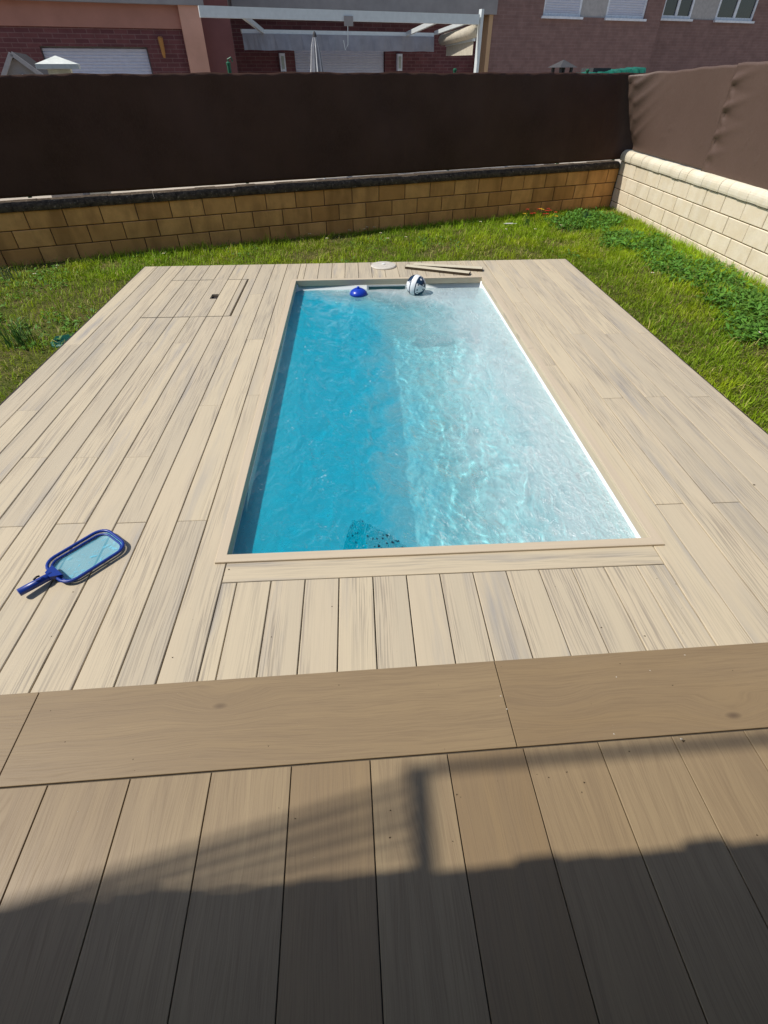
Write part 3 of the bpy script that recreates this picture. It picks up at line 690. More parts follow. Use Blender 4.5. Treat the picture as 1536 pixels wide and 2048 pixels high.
# round white lid and two loose trim boards on the far deck
lid = empty('round_lid', (0.30, 5.81, 0.0)); tag(lid, 'round white skimmer lid lying on the far deck boards', 'lid')
MB().lathe([(0.138, 0.0008), (0.140, 0.008), (0.132, 0.016), (0.10, 0.020), (0.03, 0.022)], n=36).make('disc', M['lidm'], lid, smooth=False)
MB().lathe([(0.02, 0.0215), (0.02, 0.028), (0.014, 0.031)], n=16).make('knob', M['white'], lid)
def plank(name, A, Bp, w, h, label):
    A = Vector((A[0], A[1], 0.0)); Bp = Vector((Bp[0], Bp[1], 0.0)); L = (Bp - A).length; rz = math.atan2(Bp.y - A.y, Bp.x - A.x)
    o = empty(name, A, rz); tag(o, label, 'board', 'loose boards on the far deck')
    MB().cbox(0, L, 0, w, 0.013, h, 0.002).make('face', M['cream'], o); MB().box(0.003, L - 0.003, 0.004, w - 0.004, 0.0006, 0.013).make('backing', M['darkedge'], o)
    MB().box(-0.002, L + 0.002, -0.003, 0.0, 0.001, h - 0.004).make('shaded_edge', M['darkedge'], o); MB().box(L, L + 0.003, 0.0, w - 0.001, 0.001, h - 0.004).make('shaded_edge', M['darkedge'], o)  # dark strips paint the shade on the front and end faces
plank('loose_board', (0.62, 5.745), (1.345, 5.55), 0.075, 0.030, 'cream trim board lying on the far deck, the one nearer the lawn')
plank('loose_board', (0.53, 5.700), (1.175, 5.415), 0.075, 0.028, 'cream trim board lying on the far deck, the one nearer the pool')

# valve box cover in the lawn
vx = empty('valve_cover', (-2.55, 4.30, LAWN - 0.03), R(20)); tag(vx, 'green plastic irrigation valve cover in the lawn beside the deck', 'valve cover')
MB().lathe([(0.125, 0), (0.125, 0.045), (0.11, 0.055)], n=24).make('cover', M['valve'], vx)
for k in range(-4, 5): MB().box(-0.09, 0.09, k * 0.022 - 0.004, k * 0.022 + 0.004, 0.055, 0.060).make('rib', M['valve'], vx)

# ------------------------------------------------------------------ grass and weeds
def in_view(P, mx=160, my=120):
    px, py, d = project(P); return (d > 0.3) & (px > -mx) & (px < 1536 + mx) & (py > -my) & (py < 2048 + my)
def lawn_points(n, box):
    P = np.stack([rng.uniform(box[0], box[1], n), rng.uniform(box[2], box[3], n), np.full(n, LAWN)], -1)
    ok = ~((P[:, 0] > -2.353) & (P[:, 0] < 2.41) & (P[:, 1] < 5.988)) & (P[:, 0] < 4.385)
    dn = (P[:, 0] - WA.x) * -WW.x + (P[:, 1] - WA.y) * -WW.y
    ok &= dn > 0.004
    ok &= np.hypot(P[:, 0] + 2.53, P[:, 1] - 4.30) > 0.10
    ok &= P[:, 1] > 0.7
    P = P[ok]; return P[in_view(P)]
def vnoise(x, y, sc, seed):
    r_ = np.random.default_rng(seed); v = 0
    for i in range(9):
        a = r_.uniform(0, 6.28); k = sc * r_.uniform(0.6, 2.2); v = v + np.sin((x * math.cos(a) + y * math.sin(a)) * k + r_.uniform(0, 6.28))
    return v / 4.2
def build_blades(P, h, w, lean, ang, col, name, m, label=None, cat=None):
    n = len(P); ca, sa = np.cos(ang), np.sin(ang); wd = np.stack([-sa, ca, np.zeros(n)], -1); ld = np.stack([ca, sa, np.zeros(n)], -1); upv = np.array([0, 0, 1.0])
    w2 = w[:, None] / 2; hh = h[:, None]; le = lean[:, None]
    b0 = P - wd * w2; b1 = P + wd * w2
    mp = P + upv * hh * 0.55 + ld * hh * le * 0.35; m0 = mp - wd * w2 * 0.8; m1 = mp + wd * w2 * 0.8
    tp = P + upv * hh * np.clip(1 - 0.35 * le, 0.25, 1) + ld * hh * le
    V = np.stack([b0, b1, m1, m0, tp], 1).reshape(-1, 3)
    me = bpy.data.meshes.new(name); nv_ = n * 5
    me.vertices.add(nv_); me.vertices.foreach_set('co', V.astype(np.float32).ravel())
    i = np.arange(n)[:, None] * 5
    loops = np.concatenate([i + np.array([[0, 1, 2, 3]]), i + np.array([[3, 2, 4]])], 1).ravel()
    me.loops.add(n * 7); me.loops.foreach_set('vertex_index', loops.astype(np.int32))
    st = (np.arange(n)[:, None] * 7 + np.array([[0, 4]])).ravel()
    me.polygons.add(n * 2); me.polygons.foreach_set('loop_start', st.astype(np.int32)); 
    me.update(calc_edges=True); me.validate()
    ca_ = me.color_attributes.new('tint', 'FLOAT_COLOR', 'POINT')
    c4 = np.concatenate([np.repeat(col, 5, 0), np.ones((nv_, 1))], 1); ca_.data.foreach_set('color', c4.astype(np.float32).ravel())
    o = link(name, me, m); tag(o, label, cat, kind='stuff'); return o
P = np.concatenate([lawn_points(70000, (-8, -2.35, 0.8, 9.5)), lawn_points(95000, (-3.5, 4.39, 5.98, 9.6)), lawn_points(85000, (2.4, 4.39, 1.2, 9.4))])
x, y = P[:, 0], P[:, 1]; n = len(P)
f1 = vnoise(x, y, 2.2, 1); f2 = vnoise(x, y, 5.5, 2); f3 = vnoise(x, y, 1.3, 3)
bare = (f2 + 0.5 * f1 > 0.8); keep = ~bare | (rng.random(n) < 0.25)
P, x, y, f1, f2, f3 = P[keep], x[keep], y[keep], f1[keep], f2[keep], f3[keep]; n = len(P)
dry = np.clip(0.5 * f1 + 0.5 * f2 - 0.2, 0, 1)
isdry = rng.random(n) < 0.06 + 0.62 * dry
gcol = np.array([0.225, 0.365, 0.012]) * (0.7 + 0.55 * rng.random((n, 1))) * (1 + 0.22 * f3[:, None])
gcol += np.array([0.06, 0.03, 0.0]) * np.clip(f1 * 0.5 + 0.5, 0, 1)[:, None]
gcol = np.where(isdry[:, None], np.array([0.48, 0.41, 0.14]) * (0.6 + 0.6 * rng.random((n, 1))), gcol); gcol = np.clip(gcol, 0.01, 0.6)
gcol += np.where(isdry, 0, 1)[:, None] * np.array([0.10, 0.075, 0.0]) * np.clip(-f2, 0, 1)[:, None]
f4 = vnoise(x, y, 15.0, 5); f5 = vnoise(x, y, 32.0, 6)
gcol = np.clip(gcol * (1 + 0.20 * f4 + 0.16 * f5)[:, None], 0.012, 0.7)
h = rng.gamma(5, 0.0098, n) * (1 + 0.3 * f3 + 0.38 * f4); h = np.clip(h, 0.018, 0.15)
lean = np.where(isdry, rng.uniform(0.8, 2.0, n), np.abs(rng.normal(0.55, 0.35, n)))
build_blades(P, h, rng.uniform(0.004, 0.0075, n), lean, rng.uniform(0, 6.283, n), gcol, 'grass', M['grass'], 'short green lawn grass with dry straw patches', 'grass')

# broad-leaved weeds: low leaf clumps
def build_leaves(C, spread, per, size, colr, name, label, cat, kind=None, group=None, hmax=0.10, m=None):
    nC = len(C); n = nC * per
    cen = np.repeat(C, per, 0); sp_ = np.repeat(spread, per)
    a = rng.uniform(0, 6.283, n); rr = np.sqrt(rng.random(n)) * sp_
    base = cen + np.stack([np.cos(a) * rr, np.sin(a) * rr, rng.random(n) * hmax * (1 - 0.6 * (rr / sp_) ** 2)], -1)
    az = a + rng.normal(0, 0.9, n); el = rng.uniform(-0.15, 0.9, n); L = size * rng.uniform(0.55, 1.25, n); wd = L * rng.uniform(0.22, 0.42, n)
    d = np.stack([np.cos(az) * np.cos(el), np.sin(az) * np.cos(el), np.sin(el)], -1); s = np.stack([-np.sin(az), np.cos(az), rng.normal(0, .35, n)], -1)
    d2 = d.copy(); d2[:, 2] -= 0.6
    L_, w_ = L[:, None], wd[:, None]
    V = np.stack([base, base + d * L_ * 0.45 + s * w_ / 2, base + d * L_ * 0.5 + np.array([0, 0, -0.12]) * w_, base + d * L_ * 0.45 - s * w_ / 2, base + d * L_ * 0.6 + d2 * L_ * 0.4], 1).reshape(-1, 3)
    me = bpy.data.meshes.new(name); me.vertices.add(n * 5); me.vertices.foreach_set('co', V.astype(np.float32).ravel())
    i = np.arange(n)[:, None] * 5; loops = np.concatenate([i + np.array([[0, 2, 1]]), i + np.array([[1, 2, 4]]), i + np.array([[0, 3, 2]]), i + np.array([[3, 4, 2]])], 1).ravel()
    me.loops.add(n * 12); me.loops.foreach_set('vertex_index', loops.astype(np.int32)); me.polygons.add(n * 4); me.polygons.foreach_set('loop_start', (np.arange(n * 4) * 3).astype(np.int32))
    me.update(calc_edges=True); me.validate()
    col = np.array(colr) * rng.uniform(0.6, 1.45, (n, 1)) + np.array([0.03, 0.02, 0.0]) * rng.random((n, 1))
    ca_ = me.color_attributes.new('tint', 'FLOAT_COLOR', 'POINT'); ca_.data.foreach_set('color', np.concatenate([np.repeat(col, 5, 0), np.ones((n * 5, 1))], 1).astype(np.float32).ravel())
    o = link(name, me, m or M['weed']); tag(o, label, cat, group, kind); return o
Q = lawn_points(2600, (2.6, 4.3, 2.5, 9.2)); w_ = vnoise(Q[:, 0], Q[:, 1], 2.6, 9) - np.abs(Q[:, 0] - (2.6 + 0.12 * (9.5 - Q[:, 1]) + 0.75)) * 2.2
Q = Q[(w_ > -0.75)]
build_leaves(Q, rng.uniform(0.05, 0.12, len(Q)), 17, 0.072, (0.085, 0.22, 0.03), 'weed_cover', 'leafy clover and weeds spreading through the lawn on the right', 'weeds', 'stuff', hmax=0.10)
Q = lawn_points(900, (-7, -2.45, 2.5, 7.5)); w_ = vnoise(Q[:, 0], Q[:, 1], 2.0, 12); Q = Q[(w_ > 0.2) & (Q[:, 0] < -2.55)]
build_leaves(Q, rng.uniform(0.04, 0.10, len(Q)), 12, 0.055, (0.10, 0.235, 0.03), 'weed_cover', 'scattered broad-leaved weeds in the lawn on the left', 'weeds', 'stuff', hmax=0.08)
Q = lawn_points(700, (-3.0, 4.3, 6.2, 9.5)); w_ = vnoise(Q[:, 0], Q[:, 1], 2.4, 15); Q = Q[w_ > 0.45]
build_leaves(Q, rng.uniform(0.04, 0.09, len(Q)), 12, 0.05, (0.08, 0.19, 0.03), 'weed_cover', 'scattered weeds in the lawn strip below the rear wall', 'weeds', 'stuff', hmax=0.07)

def tuft(px, py, hgt, nb, label, sp=0.05, colr=(0.06, 0.14, 0.03)):
    c = ground(px, py, LAWN); t = empty('grass_tuft', c); tag(t, label, 'grass tuft')
    k = nb; P = np.stack([rng.normal(0, sp * .4, k), rng.normal(0, sp * .4, k), np.zeros(k)], -1)
    o = build_blades(P, hgt * rng.uniform(0.6, 1.1, k), rng.uniform(0.006, 0.011, k), np.abs(rng.normal(0.35, 0.22, k)), rng.uniform(0, 6.28, k), np.array(colr) * rng.uniform(0.7, 1.4, (k, 1)), 'blades', M['grass'])
    del o['kind']; o.parent = t
tuft(1172, 445, 0.24, 34, 'upright blue-green leaf tuft near the wall corner', 0.07, (0.07, 0.16, 0.07))
tuft(40, 690, 0.26, 60, 'tall dark green grass tuft at the left edge of the lawn', 0.14)
tuft(1052, 455, 0.20, 14, 'thin tall grass stalks beside the red flowers', 0.05)
tuft(20, 560, 0.16, 26, 'pale grass stalks against the rear wall at the far left', 0.10, (0.12, 0.17, 0.08))

# flowering plants and daisies
fp = empty('flowering_plant', ground(1080, 447, LAWN)); tag(fp, 'low plant with small red flowers in the lawn by the rear wall', 'plant')
for i in range(16):
    a = rng.uniform(0, 6.28); r_ = rng.uniform(0.03, 0.26); hh = rng.uniform(0.08, 0.20); bx, by = r_ * math.cos(a) * 1.3, r_ * math.sin(a) * 0.5
    MB().tube([(bx * 0.6, by * 0.6, -0.01), (bx, by, hh)], 0.003, 5).make('stem', M['stem'], fp)
    fw = MB()
    for k in range(5):
        t = 6.283 * k / 5; fw.add([(bx, by, hh), (bx + 0.022 * math.cos(t - .5), by + 0.022 * math.sin(t - .5), hh + 0.008), (bx + 0.034 * math.cos(t), by + 0.034 * math.sin(t), hh + 0.004), (bx + 0.022 * math.cos(t + .5), by + 0.022 * math.sin(t + .5), hh + 0.008)], [(0, 1, 2, 3)])
    fw.make('flower', M['red'] if i % 4 else M['yellow'], fp)
def daisy_parts(parent):
    MB().tube([(0, 0, -0.005), (0.004, 0, 0.075)], 0.002, 5).make('stem', M['stem'], parent)
    pt = MB()
    for k in range(8):
        t = 6.283 * k / 8; pt.add([(0.004, 0, 0.075), (0.004 + 0.014 * math.cos(t - .3), 0.014 * math.sin(t - .3), 0.079), (0.004 + 0.021 * math.cos(t), 0.021 * math.sin(t), 0.078), (0.004 + 0.014 * math.cos(t + .3), 0.014 * math.sin(t + .3), 0.079)], [(0, 1, 2, 3)])
    pt.make('petals', M['petal'], parent)
    MB().lathe([(0.006, 0.076), (0.006, 0.081), (0.003, 0.084)], cx=0.004, n=8).make('centre', M['yellow'], parent)
dz = empty('daisy', ground(775, 489, LAWN)); tag(dz, 'tiny white daisy standing in the lawn', 'flower', 'white daisies in the lawn'); daisy_parts(dz)
for px, py in ((735, 466), (748, 466), (728, 470), (811, 486), (762, 478), (1068, 470), (700, 472), (1300, 560), (1511, 682), (620, 480), (1120, 462), (960, 455), (1010, 470), (655, 489), (120, 545), (75, 562), (330, 520)):
    c = dz.copy(); COL.objects.link(c); c.location = ground(px, py, LAWN); c.rotation_euler = (0, 0, rng.uniform(0, 6))
    for ch in dz.children: k = ch.copy(); COL.objects.link(k); k.parent = c
wt = ground(1016, 455, LAWN); pg = empty('plant_tag', (wt.x, wt.y, LAWN + 0.03)); tag(pg, 'small white tag lying in the grass by the rear wall', 'tag')
MB().box(-0.07, 0.07, -0.02, 0.02, 0.02, 0.026).make('plate', M['white'], pg); MB().box(0.07, 0.13, -0.006, 0.006, 0.019, 0.023).make('spike', M['white'], pg)

# ------------------------------------------------------------------ neighbours behind the rear wall (local x = along the wall, local y = away)
def house(name, D, label, cat='house'):
    P = WA + WW * D; o = empty(name, (P.x, P.y, LAWN), W_ANG); tag(o, label, cat); return o
def loc2(px, py, D): s, z = wplane(px, py, D); return s, z - LAWN
def shutter(h, s0, s1, z0, z1, y=-0.01, name='roller_shutter', pitch=0.05):
    prof = []; n = max(2, int((z1 - z0) / pitch)); dz_ = (z1 - z0) / n
    b = MB()
    V = []
    for i in range(n):
        z = z0 + i * dz_
        for yy_, zz_ in ((y, z), (y - 0.012, z + dz_ * 0.25), (y - 0.012, z + dz_ * 0.75), (y, z + dz_ * 0.97)):
            V += [(s0, yy_, zz_), (s1, yy_, zz_)]
    b.add(V, [(2 * i, 2 * i + 1, 2 * i + 3, 2 * i + 2) for i in range(4 * n - 1)])
    return b.make(name, M['shutter'], h)
def window(h, s0, s1, z0, z1, panes=1, y=0.0, fr_m='pvc'):
    f = MB(); t = 0.07
    for b_ in ((s0, s0 + t, z0, z1), (s1 - t, s1, z0, z1), (s0 + t, s1 - t, z0, z0 + t), (s0 + t, s1 - t, z1 - t, z1)): f.box(b_[0], b_[1], y - 0.04, y + 0.03, b_[2], b_[3])
    if panes == 2: f.box((s0 + s1) / 2 - 0.05, (s0 + s1) / 2 + 0.05, y - 0.035, y + 0.03, z0 + t, z1 - t)
    fo = f.make('window', M[fr_m], h)
    xs = [s0 + t, (s0 + s1) / 2 - 0.05, (s0 + s1) / 2 + 0.05, s1 - t]
    for a, b in (((xs[0], xs[1]), (xs[2], xs[3])) if panes == 2 else ((xs[0], xs[3]),)): MB().box(a, b, y - 0.005, y + 0.01, z0 + t, z1 - t).make('pane', M['glass'], fo)
    return fo
pv = MB(); pv.add([(-12, 0.35, 0), (40, 0.35, 0), (40, 30, 0), (-12, 30, 0)], [(0, 1, 2, 3)])  # unseen pale paving added to bounce sun onto the house fronts
tag(pv.make('neighbour_bounce_patio', M['paving'], None, (WA.x, WA.y, LAWN + 0.006), W_ANG), kind='structure')
# ---- left house
D1 = 7.0
h1 = house('terracotta_house', D1, 'red brick house with terracotta render band and closed grey shutter on the left')
sL = loc2(0, 100, D1)[0] - 5.0; sP0, _ = loc2(368, 80, D1); sP1, _ = loc2(408, 80, D1)
zb = loc2(200, 55, D1)[1]; zc = loc2(200, 6, D1)[1]
w0, zt = loc2(80, 96, D1)[0], loc2(190, 93, D1)[1]; w1 = loc2(300, 120, D1)[0]
MB().box(sL, w0, 0.0, 0.3, 0, zb).make('brick_wall', M['brick'], h1); MB().box(w1, sP0, 0.0, 0.3, 0, zb).make('brick_wall', M['brick'], h1); MB().box(w0, w1, 0.0, 0.3, zt, zb).make('brick_wall', M['brick'], h1)
MB().box(sL, sP0, -0.03, 0.3, zb, zc).make('render_band', M['plaster'], h1)
MB().box(sL, sP1 + 0.1, -0.16, 0.3, zc, zc + 0.22).make('eave', M['slab'], h1)
MB().box(sL, sP1, 0.02, 0.3, zc + 0.22, zc + 2.6).make('upper_wall', M['plaster'], h1)
MB().add([(sL - .3, -0.6, zc + 2.6), (sP1 + .3, -0.6, zc + 2.6), (sP1 + .3, 4, zc + 4.2), (sL - .3, 4, zc + 4.2), (sL - .3, -0.6, zc + 2.45), (sP1 + .3, -0.6, zc + 2.45), (sP1 + .3, 4, zc + 4.05), (sL - .3, 4, zc + 4.05)], [(0, 1, 2, 3), (7, 6, 5, 4), (4, 5, 1, 0), (5, 6, 2, 1), (6, 7, 3, 2), (7, 4, 0, 3)]).make('roof', M['roof'], h1)
MB().box(sP0, sP1, -0.12, 0.35, 0, zc + 2.4).make('pier', M['plaster2'], h1)
MB().box(w0, w1, 0.10, 0.2, 0, zt).make('door_recess', M['slab'], h1)
shutter(h1, w0 + 0.02, w1 - 0.02, 0.4, zt - 0.02, 0.085)
lt = loc2(324, 95, D1)
wl = MB().lathe([(0.02, -0.16), (0.035, -0.1), (0.05, 0.14), (0.03, 0.16)], n=12).make('wall_lamp', M['lamp_orange'], h1, (lt[0], -0.08, lt[1])); MB().box(-0.02, 0.02, 0.02, 0.08, -0.03, 0.02).make('bracket', M['dark'], wl)
# ---- middle house, set back
D2 = 9.0
h2 = house('middle_house', D2, 'dark brick house with closed shutter behind the grey awning in the middle')
a0 = loc2(470, 100, D2)[0]; a1 = loc2(930, 100, D2)[0] + 0.6; z_s = loc2(650, 22, D2)[1]
v0, v1 = loc2(590, 120, D2)[0], loc2(770, 120, D2)[0]; vz = loc2(680, 92, D2)[1]
side0 = sP1
MB().box(a0, v0, 0, 0.3, 0, z_s).make('brick_wall', M['brick'], h2); MB().box(v1, a1, 0, 0.3, 0, z_s).make('brick_wall', M['brick'], h2); MB().box(v0, v1, 0, 0.3, vz, z_s).make('brick_wall', M['brick'], h2)
am = loc2(466, 80, D1 + 0.12)[0]
MB().box(am - 2.2, am, -1.88, 0.3, 0, z_s + 3).make('side_wall', M['maroon'], h2)
MB().box(a0, a1, -0.5, 0.3, z_s, z_s + 1.0).make('grey_fascia', M['slab'], h2); MB().box(a0, a1, 0.0, 0.3, z_s + 1.0, z_s + 3.2).make('upper_wall', M['brick'], h2)
MB().add([(a0, -0.7, z_s + 3.2), (a1, -0.7, z_s + 3.2), (a1, 4, z_s + 4.7), (a0, 4, z_s + 4.7), (a0, -0.7, z_s + 3.05), (a1, -0.7, z_s + 3.05), (a1, 4, z_s + 4.55), (a0, 4, z_s + 4.55)], [(0, 1, 2, 3), (7, 6, 5, 4), (4, 5, 1, 0), (5, 6, 2, 1), (6, 7, 3, 2), (7, 4, 0, 3)]).make('roof', M['roof'], h2)
shutter(h2, v0 + 0.02, v1 - 0.02, 0.4, vz - 0.02, 0.07); MB().box(v0, v1, 0.09, 0.18, 0, vz).make('door_recess', M['slab'], h2)
for px in (564, 797):
    s, z = loc2(px, 125, D2)
    lb = MB().box(-0.07, 0.07, -0.10, 0.0, -0.17, 0.17).make('wall_lamp', M['pvc'], h2, (s, -0.002, z)); MB().box(-0.035, 0.035, -0.108, -0.1005, -0.12, 0.12).make('lamp_glass', M['lampgrey'], lb)
# ---- extended awning frame of the middle house
DA = 5.2
aw = house('garden_awning', DA, 'white aluminium awning frame with folding arms and grey valance', 'awning')
b0, bz0 = loc2(398, 22, DA); b1, bz1 = loc2(957, 36, DA); bz = (bz0 + bz1) / 2
MB().box(b0, b1, -0.05, 0.05, bz - 0.09, bz + 0.06).make('front_bar', M['alu'], aw)
c0, cz0 = loc2(484, 72, D2 - 0.7); c1, cz1 = loc2(866, 72, D2 - 0.7); cb_ = loc2(680, 102, D2 - 0.7)[1]; yb_ = D2 - 0.7 - DA; cz = loc2(680, 68, D2 - 0.7)[1]
MB().box(c0, c1, yb_ - 0.06, yb_ + 0.06, cz - 0.02, cz + 0.05).make('rear_rail', M['alu'], aw)
vn = MB(); NV = 60; vv = []
for i in range(NV + 1):
    s = c0 + (c1 - c0) * i / NV; w_ = 0.02 * math.sin(i * 0.9) + 0.012 * math.sin(i * 2.3)
    vv += [(s, yb_ - 0.07, cz - 0.02), (s, yb_ - 0.08 + w_, cb_ + 0.005 * math.sin(i * 0.7))]
vn.add(vv, [(2 * i, 2 * i + 2, 2 * i + 3, 2 * i + 1) for i in range(NV)]).make('valance', M['greycloth'], aw)
for pa, pb in (((484, 32), (526, 64)), ((880, 38), (816, 62))):
    A = loc2(pa[0], pa[1], DA); Bq = loc2(pb[0], pb[1], D2 - 0.8)
    MB().bar((A[0], 0.06, bz - 0.03), (Bq[0], yb_ - 0.07, cz + 0.02), 0.06, 0.08).make('arm', M['alu'], aw)
mt = loc2(695, 38, DA); MB().box(mt[0] - 0.09, mt[0] + 0.09, -0.07, -0.051, bz - 0.16, bz - 0.02).make('motor_box', M['slab'], aw)
MB().tube([(mt[0] - 0.02, -0.06, bz - 0.16), (mt[0] - 0.03, -0.06, bz - 0.42), (mt[0] - 0.09, -0.06, bz - 0.50), (mt[0] - 0.12, -0.06, bz - 0.36)], 0.008, 6).make('cord', M['alu'], aw)
pp = loc2(957, 90, DA)[0]; MB().box(pp - 0.03, pp + 0.03, -0.055, 0.055, 0, bz + 0.14).make('post', M['alu'], aw)
# second awning folded on the right
aw2 = house('side_awning', DA, 'rolled cream awning with white rails against the ochre side wall', 'awning')
D3 = 8.0
e0, ez0 = loc2(872, 66, D3); e1, ez1 = loc2(952, 38, DA)
MB().bar((e1, 0.08, ez1), (e0, D3 - DA, ez0), 0.09, 0.07).make('rail', M['alu'], aw2)
e2, ez2 = loc2(952, 62, DA); e3, ez3 = loc2(885, 80, D3); MB().tube([(e2, 0.08, ez2), (e3, D3 - DA, ez3)], 0.11, 12).make('roller', M['creamcloth'], aw2, smooth=True)
e4, ez4 = loc2(952, 78, DA); e5, ez5 = loc2(893, 90, D3); MB().bar((e4, 0.08, ez4), (e5, D3 - DA, ez5), 0.06, 0.06).make('rail', M['alu'], aw2)
hz = loc2(945, 110, DA)[1]; hz3 = loc2(895, 112, D3)[1]
MB().add([(e4, 0.1, ez4 - 0.03), (e5, D3 - DA, ez5 - 0.03), (e5, D3 - DA, hz3), (e4, 0.1, hz)], [(0, 1, 2, 3)]).make('valance', M['creamcloth'], aw2)
# ---- right house with ochre side wall
D4 = 8.6
h4 = house('brown_house', D4, 'brown brick house with white windows and sunlit ochre side wall')
k0 = loc2(982, 60, D4)[0]; k1 = loc2(1316, 60, D4)[0]; kz = 5.4
w_list = [(1088, 1165, 33), (1216, 1294, 37)]
sill = loc2(1126, 33, D4)[1]
MB().box(k0, k1, 0, 0.3, 0, sill).make('brick_wall', M['brickb'], h4)
ws = [(loc2(a, 15, D4)[0], loc2(b, 15, D4)[0]) for a, b, _ in w_list]
MB().box(k0, ws[0][0], 0, 0.3, sill, kz).make('brick_wall', M['brickb'], h4); MB().box(ws[1][1], k1, 0, 0.3, sill, kz).make('brick_wall', M['brickb'], h4)
MB().box(ws[0][1], ws[1][0], 0.03, 0.3, sill, sill + 1.3).make('panel', M['panel'], h4); MB().box(ws[0][0], ws[1][1], 0, 0.3, sill + 1.3, kz).make('brick_wall', M['brickb'], h4)
for a, b in ws:
    f = window(h4, a, b, sill, sill + 1.3, 1, 0.08); shutter(f, a + 0.07, b - 0.07, sill + 0.07, sill + 1.23, 0.06)
    MB().box(a - 0.05, b + 0.05, -0.06, 0.04, sill - 0.05, sill - 0.001).make('sill', M['pvc'], f)
MB().box(k0 - 0.12, k0 - 0.001, -0.05, 2.6, 0, kz).make('side_wall', M['ochre'], h4)
# set back wing on the far right
k2 = loc2(1536, 60, D4 + 0.5)[0] + 6
sill2 = loc2(1480, 42, D4 + 0.5)[1]
x5, x6, x7, x8 = [loc2(q, 20, D4 + 0.5)[0] for q in (1326, 1386, 1436, 1512)]
MB().box(k1, k2, 0.5, 0.8, 0, sill2).make('brick_wall', M['brickb'], h4); MB().box(k1, x5, 0.5, 0.8, sill2, kz).make('brick_wall', M['brickb'], h4)
MB().box(x6, x7, 0.53, 0.8, sill2, kz).make('panel', M['panel'], h4); MB().box(x8, k2, 0.5, 0.8, sill2, kz).make('brick_wall', M['brickb'], h4)
for a, b, zz_ in ((x5, x6, 1.5), (x7, x8, 0.62)):
    f = window(h4, a, b, sill2, sill2 + zz_, 2, 0.56); MB().box(a - 0.05, b + 0.05, 0.43, 0.52, sill2 - 0.05, sill2 - 0.001).make('sill', M['pvc'], f)
MB().box(x5, x8, 0.5, 0.8, sill2 + 1.5, kz).make('lintel', M['brickb'], h4); MB().box(x7, x8, 0.52, 0.8, sill2 + 0.62, sill2 + 1.499).make('panel', M['panel'], h4)
MB().add([(k0 - .5, -0.6, kz), (k2, -0.6, kz), (k2, 5, kz + 1.8), (k0 - .5, 5, kz + 1.8), (k0 - .5, -0.6, kz - .15), (k2, -0.6, kz - .15), (k2, 5, kz + 1.65), (k0 - .5, 5, kz + 1.65)], [(0, 1, 2, 3), (7, 6, 5, 4), (4, 5, 1, 0), (5, 6, 2, 1), (6, 7, 3, 2), (7, 4, 0, 3)]).make('roof', M['roof'], h4)
# ---- things in the neighbours' garden
def base_at(D, px): s, _ = wplane(px, 140, D); P = WA + WU * s + WW * D; return (P.x, P.y, LAWN), s
# pillar with white pyramid cap
D5 = 1.6; lc, s5 = base_at(D5, 120); pil = empty('garden_pillar', lc, W_ANG); tag(pil, 'white pyramid capped pillar rising behind the dark screen at left', 'pillar')
zl = loc2(118, 138, D5)[1]; zt_ = loc2(114, 111, D5)[1]; hw = (loc2(160, 132, D5)[0] - loc2(77, 132, D5)[0]) / 2
MB().box(-hw * 0.55, hw * 0.55, -hw * 0.55, hw * 0.55, 0, zl).make('shaft', M['capwhite'], pil)
zm = zl + 0.045
MB().add([(-hw, -hw, zl), (hw, -hw, zl), (hw, hw, zl), (-hw, hw, zl), (-hw, -hw, zm), (hw, -hw, zm), (hw, hw, zm), (-hw, hw, zm), (0, 0, zt_)], [(3, 2, 1, 0), (0, 1, 5, 4), (1, 2, 6, 5), (2, 3, 7, 6), (3, 0, 4, 7), (4, 5, 8), (5, 6, 8), (6, 7, 8), (7, 4, 8)]).make('pyramid_cap', M['capwhite'], pil)
# playhouse gable
D6 = 2.6; lc, s6 = base_at(D6, 35); ph = empty('playhouse', lc, W_ANG); tag(ph, 'small white edged gable of a garden shed at the far left', 'shed')
ap = loc2(33, 107, D6)[1]; el = loc2(8, 150, D6); er = loc2(82, 150, D6); xl, xr = el[0] - s6, er[0] - s6; zel = el[1]
MB().prism([(xl, 0), (xr, 0), (xr, zel), (0, ap - 0.05), (xl, zel)], 0.02, 1.4, 'y').make('wall', M['slab'], ph)
for xe in (xl, xr):
    MB().bar((0, -0.02, ap), (xe * 1.15, -0.02, zel - (ap - zel) * 0.15), 0.04, 0.05).make('bargeboard', M['panel'], ph)
    MB().add([(0, 0.0, ap + 0.02), (xe * 1.15, 0.0, zel - (ap - zel) * 0.15 + 0.02), (xe * 1.15, 1.5, zel - (ap - zel) * 0.15 + 0.02), (0, 1.5, ap + 0.02)], [(0, 1, 2, 3)] if xe < 0 else [(3, 2, 1, 0)]).make('roof', M['slate'], ph)
ov = MB().lathe([(0.05, 0), (0.05, 0.015)], n=16).make('oval_ornament', M['pvc'], ph, (0.04, 0.018, ap - 0.28)); ov.rotation_euler = (math.pi / 2, 0, 0); ov.scale = (0.8, 1.5, 1)
